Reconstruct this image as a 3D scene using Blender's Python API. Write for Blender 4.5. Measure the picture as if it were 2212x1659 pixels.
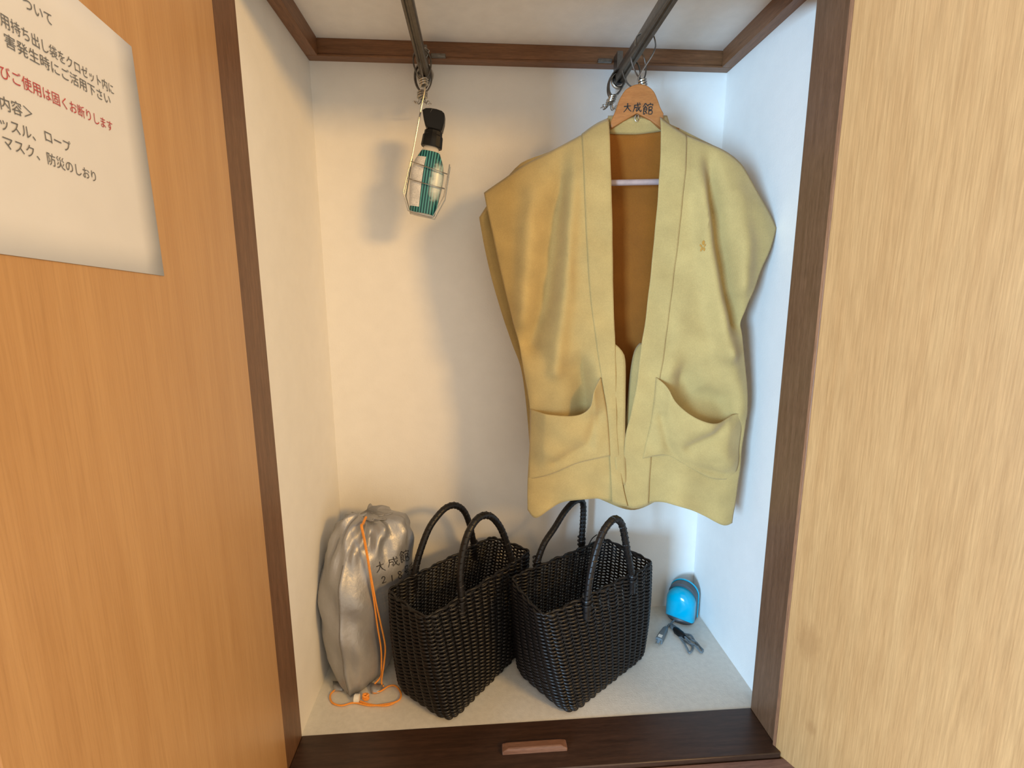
import bpy, bmesh, math, random
from mathutils import Vector, Matrix
from mathutils.bvhtree import BVHTree

random.seed(7)
for o in list(bpy.data.objects):
    bpy.data.objects.remove(o)
scene = bpy.context.scene
COL = scene.collection
PI = math.pi

# ------------------------------------------------------------------ camera
CAM = {'loc': [0.34344, -1.13512, 0.80446], 'R': [[0.997611, 0.067362, 0.015312], [-0.068992, 0.982774, 0.171448], [-0.003499, -0.172095, 0.985074]], 'f': 1044.06}
cam_data = bpy.data.cameras.new('camera')
cam = bpy.data.objects.new('camera', cam_data)
COL.objects.link(cam)
_R = CAM['R']
_m = Matrix(((_R[0][0], _R[0][2], -_R[0][1], CAM['loc'][0]),
             (_R[1][0], _R[1][2], -_R[1][1], CAM['loc'][1]),
             (_R[2][0], _R[2][2], -_R[2][1], CAM['loc'][2]),
             (0, 0, 0, 1)))
cam.matrix_world = _m
cam_data.sensor_width = 36.0
cam_data.lens = CAM['f'] / 2212.0 * 36.0
cam_data.clip_start = 0.01
scene.camera = cam

# ------------------------------------------------------------------ world, lights, exposure
world = bpy.data.worlds.new('world')
scene.world = world
world.use_nodes = True
bg = world.node_tree.nodes['Background']
bg.inputs[0].default_value = (1.0, 0.885, 0.72, 1)
bg.inputs[1].default_value = 1.08

def area_light(name, loc, target, sx, sy, power, color):
    l = bpy.data.lights.new(name, 'AREA')
    l.shape = 'RECTANGLE'
    l.size, l.size_y = sx, sy
    l.energy = power
    l.color = color
    o = bpy.data.objects.new(name, l)
    COL.objects.link(o)
    o.location = loc
    o.rotation_euler = (Vector(target) - Vector(loc)).to_track_quat('-Z', 'Y').to_euler()
    return o

# warm room lamp, up and to the right behind the viewer
area_light('room_lamp', (2.45, -2.5, 1.68), (0.2, -0.2, 0.7), 0.55, 0.40, 57, (1.0, 0.57, 0.17))
# daylight from the room's window, low and to the left behind the viewer
area_light('room_window', (-1.50, -3.0, 0.45), (0.9, -0.3, 0.3), 0.85, 1.0, 190, (0.40, 0.69, 1.0))

vs = scene.view_settings
scene.display_settings.display_device = 'sRGB'
vs.view_transform = 'Standard'
vs.look = 'None'
vs.exposure = 0.0
vs.gamma = 1.0
vs.use_curve_mapping = False

DATA = {'b1_h': [[(0.1986, -0.1767, 0.225), (0.2087, -0.1671, 0.2652), (0.2282, -0.1488, 0.3137), (0.2472, -0.1308, 0.3366), (0.2666, -0.1125, 0.3483), (0.2862, -0.094, 0.3438),
           (0.3041, -0.0771, 0.3208), (0.316, -0.0659, 0.2804), (0.3248, -0.0576, 0.225)],
          [(0.302, -0.2657, 0.2251), (0.3005, -0.2674, 0.2788), (0.3066, -0.2605, 0.3234), (0.3186, -0.2468, 0.3565), (0.3361, -0.2269, 0.3736),
           (0.3549, -0.2054, 0.3698), (0.3725, -0.1854, 0.3484), (0.3908, -0.1646, 0.3047), (0.41, -0.1427, 0.225)]],
 'b2_h': [[(0.4659, -0.145, 0.225), (0.4829, -0.1327, 0.2624), (0.5098, -0.1134, 0.2908), (0.5362, -0.0943, 0.3205), (0.5611, -0.0763, 0.3357), (0.5794, -0.0632, 0.3341),
           (0.5877, -0.0572, 0.3171), (0.5876, -0.0573, 0.272), (0.5848, -0.0593, 0.225)],
          [(0.5457, -0.2942, 0.225), (0.5508, -0.2908, 0.2718), (0.5614, -0.2838, 0.3159), (0.5765, -0.2737, 0.3535), (0.5936, -0.2623, 0.3713),
           (0.6095, -0.2518, 0.3745), (0.6267, -0.2403, 0.3544), (0.6414, -0.2306, 0.298), (0.66, -0.2182, 0.225)]],
 'bagface': {'n': [0.774, -0.6332, 0.0], 'o': [0.122, -0.205, 0.0]},
 'bagtext': [('dai', [(0.0096, 0.2671), (0.0301, 0.2646), (0.0093, 0.2433)]), ('sei', [(0.0364, 0.2669), (0.0617, 0.2637), (0.0351, 0.2453)]),
             ('kan', [(0.0622, 0.2721), (0.0897, 0.2662), (0.0632, 0.2446)]), ('2', [(0.0171, 0.233), (0.0293, 0.2322), (0.0185, 0.2164)]),
             ('1', [(0.0342, 0.2308), (0.0467, 0.2278), (0.0357, 0.2129)]), ('8', [(0.0508, 0.2322), (0.0675, 0.2284), (0.0523, 0.213)]),
             ('go', [(0.0692, 0.2352), (0.0852, 0.233), (0.0705, 0.2115)]), ('shitsu', [(0.0865, 0.2324), (0.1083, 0.2276), (0.0866, 0.209)])],
 'bh_frame': [(0.2479, 1.2025), (0.2346, 1.1487), (0.2186, 1.0795), (0.2014, 1.0104), (0.2092, 0.9771), (0.2573, 0.966), (0.2796, 1.0042), (0.2921, 1.0652)],
 'bh_hoop': [(0.2156, 1.0726), (0.289, 1.0487), (0.2081, 1.0408), (0.2819, 1.0217)],
 'bk_hem': [(-0.1882, 0.3634), (-0.0872, 0.3865), (0.0238, 0.3531), (0.1113, 0.3822), (0.2295, 0.359)],
 'bk_l': [(-0.2928, 0.9624), (-0.2869, 0.9129), (-0.2734, 0.8486), (-0.252, 0.7735), (-0.2321, 0.714), (-0.2127, 0.6575), (-0.2008, 0.5676), (-0.1936, 0.4698),
          (-0.1882, 0.3634)],
 'bk_r': [(0.2412, 0.9331), (0.2261, 0.8453), (0.2226, 0.7728), (0.2222, 0.7172), (0.2356, 0.6605), (0.2415, 0.5832), (0.2381, 0.5037), (0.2346, 0.4219),
          (0.2295, 0.359)],
 'bk_top': [(-0.2854, 0.9606), (-0.2542, 1.0047), (-0.2094, 1.0559), (-0.155, 1.0761), (-0.0965, 1.104), (-0.0457, 1.1236), (0.0034, 1.1271), (0.0507, 1.121),
            (0.1006, 1.0975), (0.1654, 1.0623), (0.1982, 1.013), (0.23, 0.9296)],
 'bt_axis': [(0.2336, 0.9694), (0.2688, 1.1635)],
 'bt_collar': [(0.2469, 1.1335), (0.251, 1.1298), (0.263, 1.1267), (0.2759, 1.1232), (0.277, 1.1192), (0.2749, 1.1003), (0.2577, 1.1023), (0.2393, 1.1047)],
 'bt_head': [(0.2425, 1.1625), (0.2492, 1.1658), (0.259, 1.166), (0.2701, 1.1644), (0.2798, 1.1613), (0.2842, 1.1574), (0.2852, 1.1533), (0.2838, 1.1406),
             (0.2796, 1.1271), (0.2768, 1.1242), (0.263, 1.1267), (0.251, 1.1298), (0.247, 1.1349), (0.2444, 1.1461)],
 'bt_line': [(0.2619, 1.164), (0.2515, 1.1456)],
 'cam': {'R': [[0.997611, 0.067362, 0.015312], [-0.068992, 0.982774, 0.171448], [-0.003499, -0.172095, 0.985074]], 'f': 1044.06, 'loc': [0.34344, -1.13512, 0.80446]},
 'cl_hem': [(-0.0251, 0.3978), (-0.0084, 0.3943), (0.0065, 0.3917)],
 'cl_in': [(-0.0516, 1.1295), (-0.0487, 1.0627), (-0.0411, 0.9271), (-0.0356, 0.8099), (-0.0294, 0.7229), (-0.0243, 0.624), (-0.0185, 0.5309), (-0.0054, 0.4397),
           (0.0065, 0.3917)],
 'cl_top': [(-0.0987, 1.1058), (-0.0726, 1.1238), (-0.0498, 1.1347)],
 'cordA': [(0.1023, -0.2098, 0.3581), (0.1065, -0.2113, 0.3297), (0.1126, -0.2134, 0.2801), (0.1195, -0.2158, 0.2091), (0.1249, -0.2177, 0.1416),
           (0.1302, -0.2196, 0.089), (0.1289, -0.2191, 0.045), (0.1255, -0.2179, 0.0199)],
 'cordB': [(0.1043, -0.2105, 0.3584), (0.1099, -0.2125, 0.3202), (0.1164, -0.2147, 0.2603), (0.1248, -0.2177, 0.1944), (0.1324, -0.2203, 0.1484),
           (0.1398, -0.2229, 0.0965), (0.1357, -0.2215, 0.0575), (0.1266, -0.2183, 0.0201)],
 'cordF': [(0.1082, -0.2265, 0.003), (0.1139, -0.2403, 0.003), (0.1285, -0.2377, 0.003), (0.1434, -0.2253, 0.003), (0.158, -0.2264, 0.003), (0.1716, -0.2457, 0.003),
           (0.1706, -0.2633, 0.003), (0.1516, -0.2711, 0.003), (0.1153, -0.2729, 0.003), (0.0811, -0.2636, 0.003), (0.0578, -0.2687, 0.003), (0.0372, -0.2604, 0.003),
           (0.0273, -0.2423, 0.003), (0.032, -0.2295, 0.003), (0.0438, -0.2279, 0.003)],
 'cordG': [(0.0924, -0.261, 0.003), (0.1148, -0.2706, 0.003), (0.1478, -0.2753, 0.003), (0.1648, -0.2675, 0.003)],
 'cr_hem': [(-0.0023, 0.3911), (0.0201, 0.3868), (0.0474, 0.3955)],
 'cr_in': [(0.0407, 1.1279), (0.0393, 1.0225), (0.0338, 0.8936), (0.0258, 0.7666), (0.0201, 0.7184), (0.0145, 0.642), (0.0053, 0.5821), (-0.003, 0.5397),
           (-0.0052, 0.4727), (-0.0023, 0.3911)],
 'cr_top': [(0.0432, 1.1321), (0.0668, 1.1146), (0.0919, 1.1001)],
 'dcord': [[(0.8401, -0.0554, 0.003), (0.8178, -0.0717, 0.003), (0.8084, -0.0833, 0.003), (0.8133, -0.1058, 0.003), (0.8166, -0.1386, 0.003), (0.8154, -0.1649, 0.003),
            (0.8167, -0.177, 0.003), (0.8269, -0.1688, 0.003), (0.8327, -0.1508, 0.003), (0.8268, -0.1282, 0.003), (0.8175, -0.1011, 0.003), (0.81, -0.0851, 0.003)],
           [(0.81, -0.0851, 0.003), (0.8243, -0.1016, 0.003), (0.8365, -0.1321, 0.003), (0.846, -0.1487, 0.003), (0.8496, -0.1674, 0.003), (0.8484, -0.1748, 0.003),
            (0.8424, -0.1759, 0.003), (0.8372, -0.1558, 0.003), (0.8221, -0.139, 0.003), (0.8135, -0.1108, 0.003), (0.807, -0.0866, 0.003)],
           [(0.8143, -0.0802, 0.003), (0.8281, -0.1119, 0.003), (0.8421, -0.1195, 0.003), (0.844, -0.1407, 0.003), (0.8444, -0.1548, 0.003)],
           [(0.8074, -0.0797, 0.003), (0.8038, -0.0829, 0.003), (0.7977, -0.0894, 0.003)]],
 'emblem': (0.1186, 0.8977),
 'fl_hem': [(-0.1958, 0.3786), (-0.1795, 0.3628), (-0.153, 0.3798), (-0.1248, 0.3967), (-0.0921, 0.4066), (-0.0594, 0.4075), (-0.0407, 0.402), (-0.0247, 0.3965)],
 'fl_hem2': [(-0.1958, 0.3786), (-0.1795, 0.3628), (-0.153, 0.3798), (-0.1248, 0.3967), (-0.0921, 0.4066), (-0.0594, 0.4075), (-0.0407, 0.402), (-0.0154, 0.3967)],
 'fl_in': [(-0.0995, 1.102), (-0.0942, 1.0093), (-0.0877, 0.9115), (-0.0785, 0.8101), (-0.0649, 0.7226), (-0.0523, 0.6506), (-0.0394, 0.5768), (-0.0311, 0.4818),
           (-0.0247, 0.3965)],
 'fl_in2': [(-0.0881, 1.1063), (-0.0825, 1.0091), (-0.0758, 0.9114), (-0.0663, 0.81), (-0.0526, 0.7226), (-0.0399, 0.6507), (-0.0304, 0.5769), (-0.0219, 0.482),
            (-0.0154, 0.3967)],
 'fl_out': [(-0.2824, 1.0069), (-0.2649, 0.9317), (-0.2461, 0.8458), (-0.224, 0.7574), (-0.2141, 0.7167), (-0.2013, 0.6477), (-0.1919, 0.5847), (-0.1927, 0.5143),
            (-0.1963, 0.4349), (-0.1961, 0.3741)],
 'fl_top': [(-0.2836, 1.009), (-0.2457, 1.0306), (-0.2066, 1.0551), (-0.1553, 1.0796), (-0.0982, 1.1084)],
 'fl_top2': [(-0.2836, 1.009), (-0.2457, 1.0306), (-0.2066, 1.0551), (-0.1553, 1.0796), (-0.0866, 1.1128)],
 'folds': [([(-0.1261, 1.0654), (-0.1455, 0.9453), (-0.1614, 0.8104), (-0.1875, 0.7222)], 0.022, -0.012),
           ([(-0.1885, 0.995), (-0.1968, 0.8792), (-0.2055, 0.7667)], 0.02, 0.008),
           ([(-0.1053, 1.0649), (-0.1179, 0.9285), (-0.1303, 0.7755), (-0.1422, 0.6682)], 0.016, 0.008),
           ([(-0.0884, 0.6685), (-0.0856, 0.6228), (-0.0819, 0.5762)], 0.03, -0.014),
           ([(0.1274, 1.0518), (0.1541, 0.9087), (0.1793, 0.809), (0.1947, 0.7579)], 0.014, -0.014),
           ([(0.0988, 1.0601), (0.1224, 0.9415), (0.1517, 0.8091), (0.1799, 0.7057)], 0.018, 0.01), ([(0.184, 0.9883), (0.1983, 0.9082), (0.1963, 0.8258)], 0.02, 0.008),
           ([(0.106, 0.6519), (0.1255, 0.6158), (0.1783, 0.6073)], 0.03, -0.012), ([(0.1799, 0.7057), (0.2015, 0.6437), (0.2099, 0.5894)], 0.02, 0.006),
           ([(0.0743, 0.7579), (0.0702, 0.6696)], 0.02, 0.004)],
 'fr_hem': [(0.0474, 0.3955), (0.07, 0.4021), (0.0929, 0.4007), (0.1253, 0.3917), (0.1581, 0.3758), (0.1937, 0.359), (0.2133, 0.3626)],
 'fr_hem2': [(0.0345, 0.3951), (0.07, 0.4021), (0.0929, 0.4007), (0.1253, 0.3917), (0.1581, 0.3758), (0.1937, 0.359), (0.2133, 0.3626)],
 'fr_in': [(0.0887, 1.0963), (0.0842, 1.0059), (0.0789, 0.9096), (0.0716, 0.8095), (0.0645, 0.7141), (0.058, 0.6515), (0.0527, 0.5781), (0.048, 0.4835),
           (0.0474, 0.3955)],
 'fr_in2': [(0.0772, 1.1012), (0.0728, 1.0061), (0.0672, 0.9097), (0.0597, 0.8095), (0.0524, 0.714), (0.0457, 0.6514), (0.0402, 0.5779), (0.0354, 0.4832),
            (0.0345, 0.3951)],
 'fr_out': [(0.2638, 0.9338), (0.2495, 0.8924), (0.2305, 0.8427), (0.2154, 0.7919), (0.2087, 0.7574), (0.2144, 0.7048), (0.2253, 0.6422), (0.2288, 0.5855),
            (0.2267, 0.5218), (0.2232, 0.4255), (0.2173, 0.3579)],
 'fr_top': [(0.094, 1.1026), (0.1274, 1.0885), (0.1652, 1.0704), (0.1971, 1.0462), (0.236, 0.9874), (0.2731, 0.9367)],
 'fr_top2': [(0.0803, 1.105), (0.125, 1.0861), (0.1625, 1.0682), (0.1941, 1.0442), (0.2327, 0.9859), (0.2679, 0.9348)],
 'hg_arm_l': [(-0.0524, 1.1293), (-0.1126, 1.0976), (-0.1984, 1.0575), (-0.2088, 1.0495), (-0.2001, 1.0411), (-0.1122, 1.0775), (-0.0518, 1.1103)],
 'hg_arm_r': [(0.0543, 1.1264), (0.1137, 1.0958), (0.1819, 1.0603), (0.1909, 1.0489), (0.1831, 1.0443), (0.1068, 1.0747), (0.0552, 1.1076)],
 'hg_bar': [(-0.1328, 1.0191), (0.1268, 1.019)],
 'hg_eye': (0.0, 1.129),
 'hg_head': [(-0.0459, 1.1122), (-0.0471, 1.124), (-0.0386, 1.1425), (-0.0326, 1.1601), (-0.0232, 1.1752), (-0.0111, 1.1824), (0.0002, 1.1851), (0.015, 1.1824),
             (0.0277, 1.1728), (0.0357, 1.158), (0.0413, 1.1448), (0.0475, 1.1346), (0.0455, 1.1098), (0.0233, 1.1244), (-0.0003, 1.1367), (-0.023, 1.1241)],
 'hg_hook': [(0.0005, 1.1852), (0.0015, 1.1997), (0.0059, 1.2125), (0.0184, 1.2256), (0.0194, 1.2391)],
 'hg_text': [(-0.0242, 1.152), (0.0279, 1.1383)],
 'lining': [(-0.0675, 1.1138), (0.0792, 1.1133), (0.095, 0.4636), (-0.0599, 0.4603)],
 'nb_bot': [(-0.0481, 1.1084), (0.0074, 1.107), (0.0606, 1.1105)],
 'nb_top': [(-0.0503, 1.1384), (0.0044, 1.1361), (0.0569, 1.1355)],
 'paper': [(0.215, 1.0344), (0.2073, 0.8291), (0.2843, 1.0355), (0.3998, 0.8335)],
 'pfold_l': [([(-0.0604, 0.579), (-0.0769, 0.5225), (-0.1402, 0.483)], 0.012, -0.006), ([(-0.1272, 0.5405), (-0.1497, 0.5116)], 0.03, 0.006)],
 'pfold_r': [([(0.0653, 0.5807), (0.0747, 0.5346), (0.0896, 0.502)], 0.01, -0.007), ([(0.1937, 0.5825), (0.1614, 0.5499), (0.1194, 0.5214)], 0.012, -0.007),
             ([(0.1088, 0.5537), (0.1431, 0.5635)], 0.025, 0.01), ([(0.0763, 0.5017), (0.1309, 0.4773), (0.1937, 0.4616)], 0.008, -0.005),
             ([(0.1816, 0.5085), (0.2004, 0.4901)], 0.02, 0.007)],
 'pk_l_bot': [(-0.1948, 0.4408), (-0.149, 0.4567), (-0.0939, 0.4822), (-0.0322, 0.4979)],
 'pk_l_in': [(-0.0548, 0.655), (-0.0401, 0.578), (-0.0322, 0.4979)],
 'pk_l_out': [(-0.1914, 0.5882), (-0.1922, 0.5188), (-0.1948, 0.4408)],
 'pk_l_top': [(-0.1913, 0.5893), (-0.1504, 0.5861), (-0.1098, 0.5848), (-0.0893, 0.5897), (-0.0753, 0.6046), (-0.0697, 0.6322), (-0.0554, 0.6558)],
 'pk_r_bot': [(0.0312, 0.4944), (0.0776, 0.5001), (0.1234, 0.4772), (0.1694, 0.4544), (0.2157, 0.4507)],
 'pk_r_in': [(0.0505, 0.6568), (0.0453, 0.5792), (0.0312, 0.4944)],
 'pk_r_out': [(0.2218, 0.5889), (0.2205, 0.5263), (0.2157, 0.4507)],
 'pk_r_top': [(0.0483, 0.6583), (0.0645, 0.6433), (0.0797, 0.6166), (0.1052, 0.5934), (0.1336, 0.5802), (0.1648, 0.577), (0.1916, 0.5864), (0.2177, 0.5912)],
 'pl_l': [(-0.0303, 0.7207), (-0.0204, 0.7118), (-0.0091, 0.6913), (-0.0058, 0.6232), (-0.0036, 0.5392), (-0.0006, 0.4817), (0.0029, 0.436)],
 'pl_l2': [(-0.0365, 0.7207), (-0.0342, 0.7046), (-0.0322, 0.6686), (-0.0293, 0.6044), (-0.0262, 0.5388), (-0.0216, 0.4813), (-0.0165, 0.4355)],
 'plug': [(0.7962, -0.0926, 0.008), (0.7587, -0.1392, 0.008), (0.7493, -0.1495, 0.008)],
 'pr_l': [(0.0214, 0.7199), (0.0115, 0.7037), (0.0058, 0.6674), (0.0025, 0.612), (-0.0021, 0.5411)],
 'pr_l2': [(0.0337, 0.72), (0.0278, 0.6948), (0.0245, 0.6675), (0.0178, 0.6122), (0.0088, 0.5413)],
 'text': [('ついて', [(0.346, 0.9982), (0.32, 0.9999)], 0), ('用持ち出し袋をクロゼット内に', [(0.3688, 0.9766), (0.2542, 0.9793)], 0),
          ('害発生時にご活用下さい', [(0.3678, 0.9652), (0.261, 0.9687)], 0), ('びご使用は固くお断りします', [(0.3759, 0.9435), (0.263, 0.9469)], 1),
          ('内容＞', [(0.3802, 0.9238), (0.3541, 0.9258)], 0), ('ッスル、', [(0.3829, 0.9113), (0.3547, 0.9125)], 0), ('ロープ', [(0.3454, 0.9153), (0.3202, 0.9141)], 0),
          ('マスク、', [(0.383, 0.9002), (0.3537, 0.9003)], 0), ('防災のしおり', [(0.3466, 0.9), (0.2953, 0.8993)], 0)],
 'toggle': [(0.0808, -0.2575, 0.008), (0.0902, -0.2581, 0.008), (0.1026, -0.2556, 0.008)]}


# ------------------------------------------------------------------ helpers
class MB:
    """collects vertices and faces of one mesh"""
    def __init__(self):
        self.v, self.f = [], []
    def add(self, vs_, fs_):
        k = len(self.v)
        self.v += [tuple(p) for p in vs_]
        self.f += [tuple(i + k for i in f) for f in fs_]
        return self
    def box(self, x0, x1, y0, y1, z0, z1):
        v = [(x, y, z) for x in (x0, x1) for y in (y0, y1) for z in (z0, z1)]
        f = [(0, 1, 3, 2), (4, 6, 7, 5), (0, 4, 5, 1), (2, 3, 7, 6), (0, 2, 6, 4), (1, 5, 7, 3)]
        return self.add(v, f)
    def tube(self, pts, r, sides=8, closed=False, cap=True, flat=1.0, up=None):
        pts = [Vector(p) for p in pts]
        n = len(pts)
        rs = r if isinstance(r, (list, tuple)) else [r] * n
        tang = []
        for i in range(n):
            if closed:
                t = pts[(i + 1) % n] - pts[i - 1]
            else:
                t = pts[min(i + 1, n - 1)] - pts[max(i - 1, 0)]
            tang.append(t.normalized() if t.length > 1e-9 else Vector((0, 0, 1)))
        nr = Vector(up) if up else (Vector((0, 0, 1)) if abs(tang[0].z) < .9 else Vector((1, 0, 0)))
        vs_, fs_ = [], []
        for i in range(n):
            t = tang[i]
            nr = (nr - t * nr.dot(t))
            nr = nr.normalized() if nr.length > 1e-6 else t.orthogonal().normalized()
            b = t.cross(nr)
            for s in range(sides):
                a = 2 * PI * s / sides
                vs_.append(pts[i] + nr * (rs[i] * math.cos(a) * flat) + b * (rs[i] * math.sin(a)))
        m = n if closed else n - 1
        for i in range(m):
            for s in range(sides):
                a, b2 = i * sides + s, i * sides + (s + 1) % sides
                c, d = ((i + 1) % n) * sides + (s + 1) % sides, ((i + 1) % n) * sides + s
                fs_.append((a, d, c, b2))
        if not closed and cap:
            fs_.append(tuple(range(sides)))
            fs_.append(tuple((n - 1) * sides + s for s in reversed(range(sides))))
        return self.add(vs_, fs_)
    def loft(self, rings, cap0=True, cap1=True):
        k = len(rings[0])
        vs_ = [p for r in rings for p in r]
        fs_ = []
        for i in range(len(rings) - 1):
            for s in range(k):
                fs_.append((i * k + s, i * k + (s + 1) % k, (i + 1) * k + (s + 1) % k, (i + 1) * k + s))
        if cap0:
            fs_.append(tuple(reversed(range(k))))
        if cap1:
            fs_.append(tuple((len(rings) - 1) * k + s for s in range(k)))
        return self.add(vs_, fs_)
    def grid(self, rows):
        h, w = len(rows), len(rows[0])
        vs_ = [p for r in rows for p in r]
        fs_ = [(i * w + j, i * w + j + 1, (i + 1) * w + j + 1, (i + 1) * w + j) for i in range(h - 1) for j in range(w - 1)]
        return self.add(vs_, fs_)
    def build(self, name, mat, parent=None, smooth=False, bevel=0.0, segs=2, solid=0.0, offset=0.0, sharp=40):
        base = Vector((0, 0, 0))
        q = parent
        while q is not None:
            base += q.location
            q = q.parent
        me = bpy.data.meshes.new(name)
        me.from_pydata([Vector(p) - base for p in self.v], [], self.f)
        me.validate()
        bm = bmesh.new()
        bm.from_mesh(me)
        bmesh.ops.recalc_face_normals(bm, faces=bm.faces[:])
        bm.to_mesh(me)
        bm.free()
        me.materials.append(mat)
        o = bpy.data.objects.new(name, me)
        COL.objects.link(o)
        o.parent = parent
        if solid:
            md = o.modifiers.new('thickness', 'SOLIDIFY')
            md.thickness = solid
            md.offset = offset
        if bevel:
            md = o.modifiers.new('bevel', 'BEVEL')
            md.width = bevel
            md.segments = segs
            md.limit_method = 'ANGLE'
            md.angle_limit = math.radians(35)
        if smooth or bevel:
            me.polygons.foreach_set('use_smooth', [True] * len(me.polygons))
            try:
                me.set_sharp_from_angle(angle=math.radians(sharp))
            except Exception:
                pass
        return o

def thing(name, label, cat, loc, group=None):
    o = bpy.data.objects.new(name, None)
    o.empty_display_size = 0.02
    COL.objects.link(o)
    o.location = loc
    return tag(o, label, cat, group)

def tag(o, label=None, cat=None, group=None, kind=None):
    if label: o['label'] = label
    if cat: o['category'] = cat
    if group: o['group'] = group
    if kind: o['kind'] = kind
    return o

def struct(o, label, cat):
    return tag(o, label, cat, None, 'structure')

def lerp(a, b, t):
    return a + (b - a) * t

def spline(pts, per=6, closed=False):
    """Catmull-Rom through the points"""
    P = [Vector(p) for p in pts]
    n = len(P)
    out = []
    for i in range(n if closed else n - 1):
        if closed:
            p0, p1, p2, p3 = P[i - 1], P[i], P[(i + 1) % n], P[(i + 2) % n]
        else:
            p0, p1, p2, p3 = P[max(i - 1, 0)], P[i], P[i + 1], P[min(i + 2, n - 1)]
        for k in range(per):
            t = k / per
            out.append(0.5 * ((2 * p1) + (p2 - p0) * t + (2 * p0 - 5 * p1 + 4 * p2 - p3) * t * t + (3 * p1 - p0 - 3 * p2 + p3) * t ** 3))
    if not closed:
        out.append(P[-1])
    return out

def resample(pts, n, smooth=True):
    P = spline(pts, 8) if smooth and len(pts) > 2 else [Vector(p) for p in pts]
    L = [0]
    for a, b in zip(P, P[1:]):
        L.append(L[-1] + (b - a).length)
    out, j = [], 0
    for i in range(n):
        d = L[-1] * i / (n - 1)
        while j < len(P) - 2 and L[j + 1] < d:
            j += 1
        t = (d - L[j]) / max(L[j + 1] - L[j], 1e-9)
        out.append(P[j].lerp(P[j + 1], min(max(t, 0), 1)))
    return out

# ------------------------------------------------------------------ materials
def new_mat(name):
    m = bpy.data.materials.new(name)
    m.use_nodes = True
    nt = m.node_tree
    return m, nt, nt.nodes['Principled BSDF']

def node(nt, typ, **k):
    n = nt.nodes.new(typ)
    for a, b in k.items():
        setattr(n, a, b)
    return n

def coords(nt, scale=(1, 1, 1), rot=(0, 0, 0), kind='Object'):
    tc = node(nt, 'ShaderNodeTexCoord')
    mp = node(nt, 'ShaderNodeMapping')
    mp.inputs['Scale'].default_value = scale
    mp.inputs['Rotation'].default_value = rot
    nt.links.new(tc.outputs[kind], mp.inputs[0])
    return mp.outputs[0]

def noise(nt, vec, scale, detail=4, rough=.55):
    n = node(nt, 'ShaderNodeTexNoise')
    n.inputs['Scale'].default_value = scale
    n.inputs['Detail'].default_value = detail
    n.inputs['Roughness'].default_value = rough
    nt.links.new(vec, n.inputs['Vector'])
    return n.outputs['Fac']

def ramp(nt, fac, stops):
    r = node(nt, 'ShaderNodeValToRGB')
    el = r.color_ramp.elements
    while len(el) > 1:
        el.remove(el[0])
    el[0].position, el[0].color = stops[0][0], tuple(stops[0][1]) + (1,)
    for p, c in stops[1:]:
        e = el.new(p)
        e.color = tuple(c) + (1,)
    nt.links.new(fac, r.inputs[0])
    return r.outputs[0]

def mixc(nt, fac, a, b, mode='MIX'):
    m = node(nt, 'ShaderNodeMix', data_type='RGBA', blend_type=mode)
    if isinstance(fac, (int, float)):
        m.inputs[0].default_value = fac
    else:
        nt.links.new(fac, m.inputs[0])
    for i, x in ((6, a), (7, b)):
        if isinstance(x, tuple):
            m.inputs[i].default_value = x + (1,)
        else:
            nt.links.new(x, m.inputs[i])
    return m.outputs[2]

def bump(nt, bsdf, h, strength=.2, dist=.001):
    b = node(nt, 'ShaderNodeBump')
    b.inputs['Strength'].default_value = strength
    b.inputs['Distance'].default_value = dist
    nt.links.new(h, b.inputs['Height'])
    nt.links.new(b.outputs[0], bsdf.inputs['Normal'])

def plain(name, col, rough=.5, metal=0.0, var=.12, scale=60, spec=.5, coat=0.0, bmp=0.0, bscale=400):
    m, nt, b = new_mat(name)
    c = coords(nt)
    f = noise(nt, c, scale)
    lo = tuple(x * (1 - var) for x in col)
    hi = tuple(min(1, x * (1 + var)) for x in col)
    nt.links.new(ramp(nt, f, [(.3, lo), (.7, hi)]), b.inputs['Base Color'])
    b.inputs['Roughness'].default_value = rough
    b.inputs['Metallic'].default_value = metal
    b.inputs['Specular IOR Level'].default_value = spec
    b.inputs['Coat Weight'].default_value = coat
    if bmp:
        bump(nt, b, noise(nt, c, bscale, 3), bmp, .001)
    return m

def wood(name, dark, light, stretch, rough=.45, scale=14.0, bmp=.15, fine=(0, 0, 0), coat=0.0, streak=.5):
    """grain runs along the axis whose stretch is small"""
    m, nt, b = new_mat(name)
    c = coords(nt, stretch)
    f1 = noise(nt, c, scale, 6, .65)
    f2 = noise(nt, c, scale * 7, 3, .6)
    base = ramp(nt, f1, [(.3, dark), (.7, light)])
    fin = ramp(nt, f2, [(.35, (1 - streak,) * 3), (.6, (1, 1, 1))])
    nt.links.new(mixc(nt, .6, base, fin, 'MULTIPLY'), b.inputs['Base Color'])
    b.inputs['Roughness'].default_value = rough
    b.inputs['Coat Weight'].default_value = coat
    b.inputs['Coat Roughness'].default_value = .3
    bump(nt, b, f2, bmp, .0006)
    return m

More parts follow.
